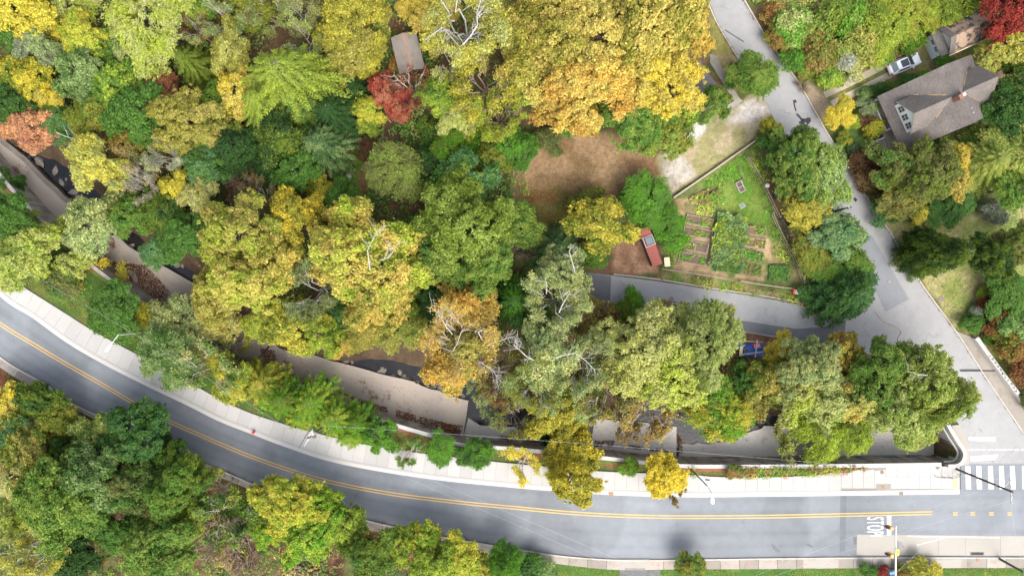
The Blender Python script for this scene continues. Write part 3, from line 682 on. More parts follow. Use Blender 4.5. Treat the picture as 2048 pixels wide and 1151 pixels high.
def lobes_for(R, H, rg, n, tall=.5):
    out = [(np.array([rg.normal()*.1*R, rg.normal()*.1*R, H - R*.42]), R*.46)]
    for ring, (cnt, rad) in enumerate(((max(3, n//3), .40), (n - n//3, .68))):
        ph = rg.uniform(0, 6.28)
        for k in range(cnt):
            t = ph + 2*math.pi*k/cnt + rg.normal()*.3; q = R*rad*rg.uniform(.8, 1.14)
            lr = R*rg.uniform(.20, .37)*(1.05 if ring == 0 else .9)
            out.append((np.array([q*math.cos(t), q*math.sin(t), H - R*.42 - R*tall*(rad**2)*rg.uniform(.5, 2.1)]), lr))
    return out
def crown_broad(R, H, rg, nleaf, ls, dens=1.0, feather=False, trunk_r=None):
    lob = lobes_for(R, H, rg, 11 if R > 3 else 8, .55 if R > 3 else .5)
    segs = []; tr = trunk_r or .035 * H
    fork = np.array([0, 0, H * .32]); segs += bend((0, 0, -.6), fork, tr, tr * .75, rg, 2, .03)
    C = []; CR = []; 
    for c, lr in lob:
        m = int((52 if R > 5 else 38 if R > 3 else 18) * (lr / (R * .35)) ** 1.5) + 5
        segs += bend(fork + rg.normal(size=3) * .1, c - np.array([0, 0, lr * .3]), tr * .5, tr * .16, rg, 3, .12)
        dv = unit(rg.normal(size=(m * 3, 3))); dv = dv[dv[:, 2] > -.35][:m]; dv[0] = (0, 0, 1); cs = c + dv * lr * rg.uniform(.62, 1.08, (len(dv), 1)) * np.array([1, 1, .8])
        for j, q in enumerate(cs):
            if j and any(np.linalg.norm((q - c2) / l2) < .6 for c2, l2 in lob if c2 is not c): continue
            if j and rg.random() < .24: q = q + unit(q - np.array([0, 0, H*.5])) * R * rg.uniform(.05, .16) * np.array([1, 1, .4]); C.append(q); CR.append(R * (.045 if R > 5 else .065 if R > 3 else .1)); continue
            C.append(q); CR.append((rg.uniform(.05, .115) if R > 5 else rg.uniform(.075, .15)) * R if R > 3 else rg.uniform(.14, .24) * R)
            if j % 5 == 0: segs += bend(c - np.array([0, 0, lr * .3]), q + unit(q - c) * R * .05 * (j % 2), tr * .16, .02, rg, 3, .12)
    C = np.array(C); CR = np.array(CR); p = CR ** 2; p /= p.sum()
    ci = rg.choice(len(C), nleaf, p=p); d = unit(rg.normal(size=(nleaf, 3))); d[:, 2] = np.abs(d[:, 2]) * rg.choice([1, 1, 1, -1], nleaf); 
    cen = np.array([0, 0, H - R * .8]); outw = unit(C[ci] - cen)
    if not feather:
        Pt = C[ci] + d * (CR[ci] * (rg.uniform(.4, 1.12, nleaf) + (rg.random(nleaf) < .2) * rg.uniform(0, .55, nleaf)))[:, None] * np.array([1, 1, .75])
        N = unit(d * .8 + outw * .4 + np.array([0, 0, .5]) + rg.normal(size=(nleaf, 3)) * .5)
        V, F = leaves(Pt, N, ls * rg.uniform(.6, 1.3, nleaf), .62, rg)
    else:
        # sprays: leaves lined up along short drooping twigs that leave the clump sideways
        th = rg.uniform(-.9, .9, (len(C), 7)); k = rg.integers(0, 7, nleaf); o = outw.copy(); o[:, 2] *= .2; o = unit(o)
        a = th[ci, k] + rg.normal(size=nleaf) * .07; dx = o[:, 0]*np.cos(a) - o[:, 1]*np.sin(a); dy = o[:, 0]*np.sin(a) + o[:, 1]*np.cos(a)
        t_ = rg.uniform(-.3, 1, nleaf); L = CR[ci] * 2.6
        Pt = C[ci] + np.stack([dx * L * t_, dy * L * t_, L * (.18 - .38 * t_ ** 2)], 1); side = rg.choice([-1, 1], nleaf)
        nrm = np.stack([-dy, dx, np.zeros(nleaf)], 1); Pt += nrm * (side * rg.uniform(.02, .5, nleaf) * (1.1 - t_) * ls * 1.5)[:, None] + rg.normal(size=(nleaf, 3)) * .05
        al = unit(np.stack([dx, dy, -.3 * np.ones(nleaf)], 1) + nrm * (side * .8)[:, None])
        N = unit(np.array([0, 0, 1.]) + rg.normal(size=(nleaf, 3)) * .4 + outw * .3)
        V, F = leaves(Pt, N, ls * 1.25 * rg.uniform(.6, 1.3, nleaf), .36, rg, al)
    return V, F, segs
def crown_sparse(R, H, rg, nleaf, ls, show=1.0):
    tr = .022 * H; segs = []; fork = np.array([0, 0, H * .35]); segs += bend((0, 0, -.6), fork, tr, tr * .8, rg, 3, .04); tips = []; tdir = []
    for k in range(7):
        t = 2*math.pi*k/7 + rg.normal()*.3; q = R * rg.uniform(.5, .75); e = np.array([q*math.cos(t), q*math.sin(t), H * rg.uniform(.72, .92)])
        segs += bend(fork, e, tr*.55, tr*.22, rg, 4, .12)
        for j in range(5):
            t2 = t + rg.uniform(-1.1, 1.1); s0 = fork + (e - fork) * rg.uniform(.45, 1); q2 = R * rg.uniform(.25, .5)
            e2 = s0 + np.array([q2*math.cos(t2), q2*math.sin(t2), R*rg.uniform(.02, .35)]); segs += bend(s0, e2, tr*.2, tr*.09, rg, 3, .16)
            for i in range(6):
                t3 = t2 + rg.uniform(-1.2, 1.2); s3 = s0 + (e2 - s0) * rg.uniform(.3, 1); q3 = R * rg.uniform(.1, .28)
                e3 = s3 + np.array([q3*math.cos(t3), q3*math.sin(t3), R*rg.uniform(-.05, .18)]); segs += bend(s3, e3, tr*.08, .012, rg, 2, .18); tips.append((s3, e3))
    A = np.array([a for a, b in tips]); B = np.array([b for a, b in tips]); 
    # bunches of leaves with bare gaps between them
    keep = rg.random(len(A)) < .62; A = A[keep]; B = B[keep]
    ci = rg.integers(0, len(A), nleaf); t = rg.uniform(.35, 1.1, nleaf)[:, None]; Pt = A[ci] + (B[ci] - A[ci]) * t + rg.normal(size=(nleaf, 3)) * R * .055
    N = unit(np.array([0, 0, 1.]) + rg.normal(size=(nleaf, 3)) * .7); V, F = leaves(Pt, N, ls * rg.uniform(.6, 1.25, nleaf), .6, rg); return V, F, segs
def crown_conifer(R, H, rg, nleaf, ls, lev=16, full=.85, nb=10, wd_=.30):
    segs = bend((0, 0, -.4), (0, 0, H), .03*H, .03, rg, 4, .0); Bs = []
    for z in np.linspace(.08*H, .98*H, lev):
        r = R * (1 - (z/H) ** 1.5) ** full + .12*R; m = nb
        ph = rg.uniform(0, 6.3)
        for k in range(m):
            t = ph + 2*math.pi*k/m + rg.normal()*.12; rr = r*rg.uniform(.8, 1.12); Bs.append((t, rr, z, r))
            if k % 3 == 0: segs.append((np.array([0, 0, z]), np.array([rr*.8*math.cos(t), rr*.8*math.sin(t), z - .1*rr]), .035, .012))
    Bs = np.array(Bs); p = Bs[:, 1]**1.2; p /= p.sum(); ci = rg.choice(len(Bs), nleaf, p=p); t, rr, z = Bs[ci, 0], Bs[ci, 1], Bs[ci, 2]
    u = rg.uniform(.12, 1, nleaf) ** .7; wd = rr * wd_ * (1.15 - u) + .08; s = rg.uniform(-1, 1, nleaf) * wd
    # side twigs in discrete steps so the branches read as sprays
    u = np.round(u * 14) / 14 + np.abs(s) / rr * .5 + rg.normal(size=nleaf) * .012
    x = np.cos(t)*rr*u - np.sin(t)*s; y = np.sin(t)*rr*u + np.cos(t)*s; zz = z + rr*(.10*u - .28*u*u) + rg.normal(size=nleaf)*.05 - np.abs(s)*.15
    al = np.stack([np.cos(t) - np.sin(t)*np.sign(s)*.8, np.sin(t) + np.cos(t)*np.sign(s)*.8, -.2*np.ones(nleaf)], 1)
    N = unit(np.stack([np.cos(t)*.45, np.sin(t)*.45, np.ones(nleaf)], 1) + rg.normal(size=(nleaf, 3))*.35)
    V, F = leaves(np.stack([x, y, zz], 1), N, ls*rg.uniform(.6, 1.3, nleaf), .34, rg, unit(al)); return V, F, segs
def crown_twig(R, H, rg, nleaf, ls):
    segs = []; tips = []
    for k in range(16):
        t = rg.uniform(0, 6.28); q = R*rg.uniform(.35, .8); e = np.array([q*math.cos(t), q*math.sin(t), H*rg.uniform(.45, .9)]); segs += bend((0, 0, -.2), e, .05, .03, rg, 3, .1)
        for j in range(6):
            s0 = e*rg.uniform(.4, 1); t2 = t + rg.normal()*.8; q2 = R*rg.uniform(.2, .5); e2 = s0 + np.array([q2*math.cos(t2), q2*math.sin(t2), R*rg.uniform(0, .25)]); segs += bend(s0, e2, .028, .012, rg, 3, .14)
            for i in range(3):
                s3 = s0 + (e2-s0)*rg.uniform(.3, 1); t3 = t2 + rg.normal(); q3 = R*rg.uniform(.08, .25); segs.append((s3, s3 + np.array([q3*math.cos(t3), q3*math.sin(t3), R*.06]), .013, .007)); tips.append(s3)
    tips = np.array(tips); ci = rg.integers(0, len(tips), nleaf); Pt = tips[ci] + rg.normal(size=(nleaf, 3))*R*.09
    N = unit(np.array([0, 0, 1.]) + rg.normal(size=(nleaf, 3))*.8); V, F = leaves(Pt, N, ls*rg.uniform(.6, 1.2, nleaf), .6, rg); return V, F, segs
def crown_ball(R, H, rg, nleaf, ls):
    """tight clipped-looking shrub"""
    d = unit(rg.normal(size=(nleaf, 3))); d[:, 2] = np.abs(d[:, 2])*rg.choice([1, 1, -.4], nleaf)
    ln = vnoise(d[:, 0]*2+9, d[:, 1]*2+9, 2.2, 3) * .5 + .72; Pt = d*ln[:, None]*np.array([R, R, H*.55])*rg.uniform(.86, 1.04, (nleaf, 1)) + np.array([0, 0, H*.45])
    N = unit(d + rg.normal(size=(nleaf, 3))*.5); V, F = leaves(Pt, N, ls*rg.uniform(.6, 1.3, nleaf), .6, rg)
    segs = []
    for k in range(7): e = unit(rg.normal(size=3))*R*.6; e[2] = H*.6; segs += bend((0, 0, -.2), e, .05, .015, rg, 2, .1)
    return V, F, segs
PROTO = {}
def proto(key, fn, R, H, nleaf, ls, seed, **k):
    rg = np.random.default_rng(seed); V, F, segs = fn(R, H, rg, nleaf, ls, **k)
    cm = mesh_np('crown_' + key, V, F, M['leaf']); Vt, Ft = tubes(segs, 5); tm = mesh_np('trunk_' + key, Vt, Ft, M['bark'], smooth=True)
    rr = np.hypot(V[:, 0], V[:, 1]); Re = np.percentile(rr, 96)
    PROTO.setdefault(key.split('.')[0], []).append((cm, tm, Re, H))
for i in range(4): proto('BL.%d' % i, crown_broad, 6.4, 12.5, 46000, .31, 11 + i)
for i in range(4): proto('BM.%d' % i, crown_broad, 3.5, 7.5, 20000, .25, 31 + i)
for i in range(3): proto('FL.%d' % i, crown_broad, 6.2, 12, 40000, .31, 51 + i, feather=True)
for i in range(3): proto('FM.%d' % i, crown_broad, 3.5, 7, 18000, .25, 61 + i, feather=True)
for i in range(2): proto('SL.%d' % i, crown_sparse, 5.2, 11.5, 13000, .28, 71 + i)
for i in range(2): proto('DL.%d' % i, crown_sparse, 5.2, 11, 6000, .27, 76 + i)
for i in range(2): proto('SM.%d' % i, crown_sparse, 2.8, 6, 5500, .23, 81 + i)
for i in range(2): proto('CO.%d' % i, crown_conifer, 3.6, 8.5, 16000, .32, 91 + i)
for i in range(2): proto('CF.%d' % i, crown_conifer, 6.5, 13, 52000, .30, 97 + i, lev=12, full=.75, nb=15, wd_=.15)
for i in range(3): proto('HG.%d' % i, crown_conifer, 3.0, 4.6, 16000, .21, 130 + i, lev=7, full=.6, nb=15, wd_=.16)
proto('CK.0', crown_conifer, 2.6, 11, 26000, .27, 95, lev=26, full=.55)
for i in range(3): proto('SH.%d' % i, crown_broad, 1.7, 2.7, 5500, .2, 101 + i)
for i in range(2): proto('TW.%d' % i, crown_twig, 2.2, 3.2, 500, .18, 111 + i)
for i in range(2): proto('BA.%d' % i, crown_ball, 1.2, 1.7, 3600, .17, 121 + i)
# colours as they read in daylight
PC = dict(gold=(234,214,112), orange=(226,186,88), amber=(214,200,104), yellow=(240,222,76), lemon=(224,214,84), lime=(190,210,76), pale=(204,210,134), palelime=(208,214,118), sage=(166,190,122), green=(106,152,62),
          bright=(116,176,50), mid=(94,138,58), dark=(70,110,50), deep=(58,92,44), olive=(166,166,66), drab=(142,144,84), khaki=(198,188,98), rust=(162,104,62), red=(196,78,66), maroon=(112,62,52), wine=(126,62,54),
          salmon=(236,186,132), tan=(178,140,86), brown=(134,108,72), blue=(114,160,104), grey=(150,160,130), silver=(196,200,184), pink=(200,140,106), fuzz=(158,182,82), moss=(128,152,54), conif=(74,120,66))
KL = .74
for _k, _v in list(PC.items()): _g = .3*_v[0]+.6*_v[1]+.1*_v[2]; PC[_k] = tuple(q*.96 + _g*.04 for q in _v)
DESC = dict(BL=('broadleaf_tree','tree'),BM=('broadleaf_tree','tree'),FL=('feathery_tree','tree'),FM=('feathery_tree','tree'),SL=('open_crowned_tree','tree'),DL=('dying_tree','tree'),SM=('open_crowned_tree','tree'),
            CO=('conifer_tree','tree'),CK=('conifer_tree','tree'),CF=('conifer_tree','tree'),HG=('feathery_tree','tree'),SH=('leafy_shrub','shrub'),TW=('bare_shrub','shrub'),BA=('round_shrub','shrub'))
HF = dict(BL=1.75, BM=1.9, FL=1.75, FM=1.8, SL=2.0, DL=2.0, SM=2.0, CO=2.2, CK=4.0, CF=1.9, HG=1.5, SH=1.35, TW=1.3, BA=1.25)
_cnt = {}
PLANTS = []
def plant(px, py, r, kind, c1, c2, label, group, h=None, bark=None, ry=None, rot=None):
    L = PROTO[kind]; i = _cnt.get(kind, 0); _cnt[kind] = i + 1; cm, tm, Re, H0 = L[i % len(L)]
    r = r * 1.13; ry = ry and ry * 1.13; rw = r * S; hh = h if h else min(15.5, max(1.0, HF[kind] * rw + (1.0 if kind[0] in 'BFSDC' and kind not in ('BA', 'SH') else 0)))
    zc = hh * .68; x, y, _ = P(px, py, zc); k = (HC - zc) / HC; gz = float(hgt(np.array([x]), np.array([y]))[0])
    if gz < -1: x, y, _ = P(px, py, zc + gz)
    rg = random.Random(hash((px, py)) & 0xffff); name, cat = DESC[kind]
    e = empty(name, (x, y, gz - .05), rg.uniform(0, 6.28) if rot is None else rot, label, cat, group)
    s = rw * k / Re; ax = rg.uniform(.82, 1.2); e.scale = (s * ax, s * ((ry or r) / r) / ax, hh / H0)
    def jit(c):
        q = rg.uniform(.94, 1.06); return tuple(min(1, v * q * rg.uniform(.97, 1.03) * KL) for v in lin(PC[c]))
    cr = bpy.data.objects.new('crown', cm); link(cr, e); cr.color = (*jit(c1), 1); cr['leaf_tone'] = list(jit(c2))
    tk = bpy.data.objects.new('trunk' if cat == 'tree' else 'stem', tm); link(tk, e)
    bm_ = bark or {'SL': 'palebark', 'DL': 'palebark', 'SM': 'deadbark', 'TW': 'twig'}.get(kind)
    if bm_: tk.material_slots[0].link = 'OBJECT'; tk.material_slots[0].material = M[bm_]
    PLANTS.append((x, y, rw * k)); return e
# ---------------------------------------------------------------- every tree and shrub
GW = 'trees of the wood at the upper left'
for r_ in [
 (38,14,60,'BM','yellow','lemon','yellow tree in the top left corner of the wood'),
 (150,14,42,'FM','lime','pale','lime green feathery tree at the top edge beside the corner yellow tree'),
 (146,33,20,'SH','rust','brown','rust red bush under the lime feathery tree at the top left'),
 (166,74,46,'BM','lemon','lime','bright lemon green tree near the top left corner'),
 (222,92,36,'BM','moss','green','mossy green tree right of the bright lemon green tree'),
 (110,50,34,'BM','yellow','olive','small yellow tree just above the bright lemon green tree'),
 (300,45,78,'FL','lime','pale','big pale lime feathery tree at the top edge'),
 (272,100,44,'FM','pale','green','pale green tree hanging below the big lime feathery tree'),
 (390,8,40,'FM','lime','green','lime feathery tree at the top edge right of the big one'),
 (14,62,44,'BM','green','mid','green tree at the left edge below the corner yellow tree'),
 (72,82,44,'BM','sage','grey','soft grey green tree near the left edge'),
 (158,142,50,'BM','sage','mid','dull sage green tree in the middle of the left wood'),
 (60,152,38,'BM','yellow','moss','yellow green tree at the left under the soft grey green tree'),
 (18,150,40,'BM','moss','yellow','moss green tree at the left edge with yellow tips'),
 (96,190,30,'BM','yellow','amber','small amber yellow tree right of the moss green one'),
 (16,204,44,'BM','mid','dark','dark green tree at the left edge above the salmon tree'),
 (230,172,48,'BM','green','lime','green tree in the left wood beside the dull sage tree'),
 (270,228,56,'BM','green','mid','darker green tree with a light centre left of the tan one'),
 (232,236,34,'SH','lemon','moss','yellow green bush low among the green trees of the left wood'),
 (205,215,40,'BM','green','olive','small green tree between the sage tree and the fallen branch'),
 (300,130,40,'BM','palelime','khaki','pale tree turning tan in the upper wood'),
 (318,182,36,'BM','pink','rust','tree turned brick red below the pale tan tree'),
 (375,122,46,'CF','fuzz','moss','fuzzy olive feathery tree right of the reddish tree'),
 (450,38,44,'SM','sage','drab','sage green thin leaved tree near the top edge'),
 (392,60,34,'SM','tan','sage','brownish thin tree left of the sage green one'),
 (448,10,24,'SH','rust','tan','rust coloured bush at the top edge by the sage tree'),
 (500,20,40,'BM','moss','olive','olive green tree at the top edge'),
 (462,98,44,'BM','palelime','olive','pale yellow green tree above the gold one in the upper wood'),
 (474,182,46,'BM','yellow','gold','bright golden yellow tree beside the big feathery conifer'),
 (430,210,40,'BM','moss','green','moss green tree left of the bright golden yellow tree'),
 (52,256,44,'BM','salmon','pink','salmon orange tree beside the creek at the left edge'),
 (112,244,34,'FM','green','blue','blue green tree right of the salmon orange tree'),
 (160,236,34,'BM','moss','olive','olive green tree above the fallen branch by the creek'),
 (366,240,60,'BL','khaki','olive','large khaki tree turning tan in the left wood',dict(h=10)),
 (428,268,44,'BM','moss','khaki','moss green tree right of the large khaki tree'),
 (470,300,44,'BM','dark','deep','dark green tree below the big feathery conifer'),
 (410,300,34,'BM','mid','dark','dark tree just above the bluish one by the creek'),
 (296,262,30,'TW','tan','brown','bare brown twiggy bush below the darker green tree'),
 (190,330,54,'BM','palelime','lemon','pale yellow green tree overhanging the creek'),
 (250,290,36,'BM','tan','olive','tan and olive tree at the creek beside the pale one'),
 (272,340,40,'SM','sage','tan','grey leaved open tree between the pale and bluish trees'),
 (334,312,34,'DL','silver','pale','white branched dead tree by the upper creek',dict(h=9)),
 (290,372,30,'DL','silver','tan','smaller white branched dead tree nearest the creek bend',dict(h=8)),
 (412,330,42,'BM','blue','green','bluish green tree beside the white dead branches'),
 (350,378,34,'BM','lemon','yellow','yellow tree below the white dead branches'),
 (400,392,40,'BM','pale','khaki','pale khaki tree right of the small yellow tree'),
 (480,350,42,'TW','tan','brown','large bare brown thicket in the dark gap of the wood'),
 (520,390,34,'SM','drab','brown','drab thin bush at the lower edge of the brown thicket'),
 (600,30,40,'SM','pale','drab','pale thin leaved tree at the top edge left of the olive gold trees'),
 (545,32,38,'SM','sage','olive','sage olive thin tree at the top edge'),
 (612,80,44,'SM','palelime','sage','pale speckled tree above the big feathery conifer'),
 (700,35,72,'BL','lemon','olive','large yellow olive tree at the top edge left of the shed'),
 (690,95,58,'BM','olive','khaki','olive gold tree hanging above the dark gap left of the shed'),
 (742,28,40,'BM','khaki','moss','khaki green tree at the top edge above the shed'),
 (722,120,34,'BM','lemon','olive','lower yellow olive tree nearest the shed wall'),
 (574,150,96,'CF','fuzz','lime','very large lime feathery conifer dominating the upper wood',dict(h=15)),
 (520,205,60,'CF','lime','fuzz','lime feathery tree below the very large conifer'),
 (600,205,58,'CF','fuzz','mid','lower right feathery boughed tree of the upper wood'),
 (655,155,26,'SH','bright','green','bright green bush at the right side of the large conifer'),
 (705,172,34,'CO','deep','dark','small dark conifer left of the red maple'),
 (662,222,54,'CF','conif','dark','dark green conifer right of the lime feathery trees'),
 (640,285,56,'CF','conif','sage','dark drooping conifer above the path lawn'),
 (560,278,52,'BM','deep','moss','very dark green tree under the lime feathery trees'),
 (596,340,46,'BM','green','mid','mid green tree in the middle of the wood with a pale top'),
 (540,330,34,'BM','deep','dark','deep green tree left of the pale topped mid green tree'),
 (738,222,30,'BM','lemon','lime','slim yellow green tree left of the red maple'),
 (742,250,24,'BM','lime','moss','lime green lower half of the slim pair left of the red maple'),
 (768,182,34,'BM','red','pink','bright red maple below the shed'),
 (795,206,32,'BM','red','pink','lower red maple with scarlet tips'),
 (822,174,40,'DL','rust','maroon','half bare rust red maple with grey branches against the shed',dict(h=7,bark='deadbark')),
 (790,128,14,'SH','rust','orange','small rusty bush at the corner of the shed roof'),
 ]: plant(*r_[:7], GW, **(r_[7] if len(r_) > 7 else {}))
GN = 'trees along the top of the clearing'
for r_ in [
 (870,28,44,'BM','gold','lemon','golden tree at the top edge right of the shed'),
 (818,6,28,'BM','lemon','gold','lemon gold tree at the top edge above the shed'),
 (862,80,26,'BM','khaki','lemon','khaki tree touching the right side of the shed roof'),
 (930,50,78,'SL','lemon','pale','tall open tree with white limbs and yellow leaves at the top edge',dict(h=15)),
 (985,24,46,'BM','palelime','olive','pale olive tree at the top edge right of the white limbed tree'),
 (900,120,40,'SM','pale','khaki','pale thin tree under the white limbed tree'),
 (884,190,40,'BM','lime','green','lime green tree right of the red maple'),
 (912,236,38,'BM','palelime','pale','pale green tree below the lime green one near the red maple'),
 (972,170,66,'SL','lemon','olive','open tree with scattered yellow leaves over brown ground',dict(h=11,bark='twig')),
 (1000,232,48,'SL','lime','olive','lower open tree with lime leaves and dark twigs',dict(h=9,bark='twig')),
 (950,262,30,'SH','lime','lemon','lime bush above the bright green bushes'),
 (860,262,30,'SH','mid','moss','dark green bush on the shaded lawn'),
 (900,300,38,'FM','bright','moss','bright green bush left in the hollow of the wood'),
 (955,290,34,'SH','bright','dark','bright leafy bush with broad leaves in the hollow'),
 (1012,288,36,'BM','bright','green','bright green tree beside the dirt clearing'),
 (792,338,54,'FM','fuzz','drab','fuzzy olive green shrub tree beside the little lawn'),
 (860,330,36,'BM','dark','deep','dark tree right of the fuzzy olive shrub tree'),
 (930,362,58,'BM','blue','green','bluish green tree above the big green crown'),
 (880,372,34,'BM','mid','moss','mid green tree left of the bluish green one'),
 (985,318,36,'BM','green','olive','green tree with ochre tips above the clearing corner'),
 (940,322,26,'SH','orange','moss','small orange tipped bush by the bright leafy bush'),
 (740,300,24,'SH','brown','maroon','low brown bush beside the footpath'),
 (690,395,34,'SH','green','mid','green shrub below the little lawn'),
 (640,385,30,'BM','yellow','moss','small yellow tree above the big golden crowns'),
 (1090,60,92,'BL','amber','olive','big olive gold tree at the top edge left of the golden maple',dict(h=15)),
 (1060,140,60,'BM','palelime','amber','olive yellow tree left below the big olive gold one',dict(h=11)),
 (1300,50,116,'BL','gold','olive','huge golden maple at the top edge beside the side road',dict(h=15.5)),
 (1190,80,96,'BL','amber','gold','great amber maple between the olive gold tree and the golden maple',dict(h=15)),
 (1200,160,94,'BL','gold','orange','wide orange gold maple overhanging the clearing',dict(h=14)),
 (1330,150,72,'BL','gold','yellow','lower golden maple reaching the dark parking area',dict(h=13)),
 (1378,55,46,'BM','gold','orange','golden tree at the edge of the side road verge',dict(h=10)),
 (1120,190,52,'BM','orange','amber','orange maple at the lower left of the golden group',dict(h=10)),
 (1170,225,38,'BM','orange','olive','small orange tree at the tip of the clearing'),
 (1150,240,30,'SH','moss','green','moss green shrub at the top of the clearing'),
 (1280,235,66,'BL','green','fuzz','green tree spreading below the golden maples',dict(h=9)),
 (1350,215,48,'BM','green','lime','green tree with a few red leaves beside the parking area'),
 (1388,228,38,'SM','fuzz','green','thin leaved green tree over the pale gravel'),
 (1330,275,44,'BM','fuzz','olive','yellowish green tree at the corner of the pale gravel'),
 (1426,205,34,'BM','green','fuzz','small green tree by the foot of the footpath'),
 (1095,284,27,'SH','dark','drab','dark round bush at the upper left of the clearing'),
 (1100,270,16,'SH','green','mid','small green bush at the clearing edge behind the dark round one'),
 (1040,300,34,'BM','bright','mid','bright green tree at the left edge of the clearing'),
 (1294,400,46,'FM','green','bright','broad dark green bush between clearing and garden',dict(h=4.5)),
 (1335,440,30,'FM','bright','green','light feathery bush left of the garden beds',dict(h=3.5)),
 (1345,480,26,'SH','bright','green','bright green bush right of the red shed roof'),
 (1278,395,30,'SH','dark','green','dark green bush at the left of the broad garden bush'),
 (1205,448,56,'BM','lemon','moss','yellow green tree left of the mulch patch'),
 (1180,405,34,'SH','moss','brown','moss coloured bush at the lower edge of the clearing'),
 (1190,505,28,'SH','green','moss','green shrub under the yellow green tree by the alley end'),
 (1510,150,42,'FM','fuzz','green','olive green tree leaning over the side road near the footpath'),
 (1480,150,26,'SH','green','dark','dark green bush at the foot of the leaning olive tree'),
 ]: plant(*r_[:7], GN, **(r_[7] if len(r_) > 7 else {}))
GC = 'trees along the creek'
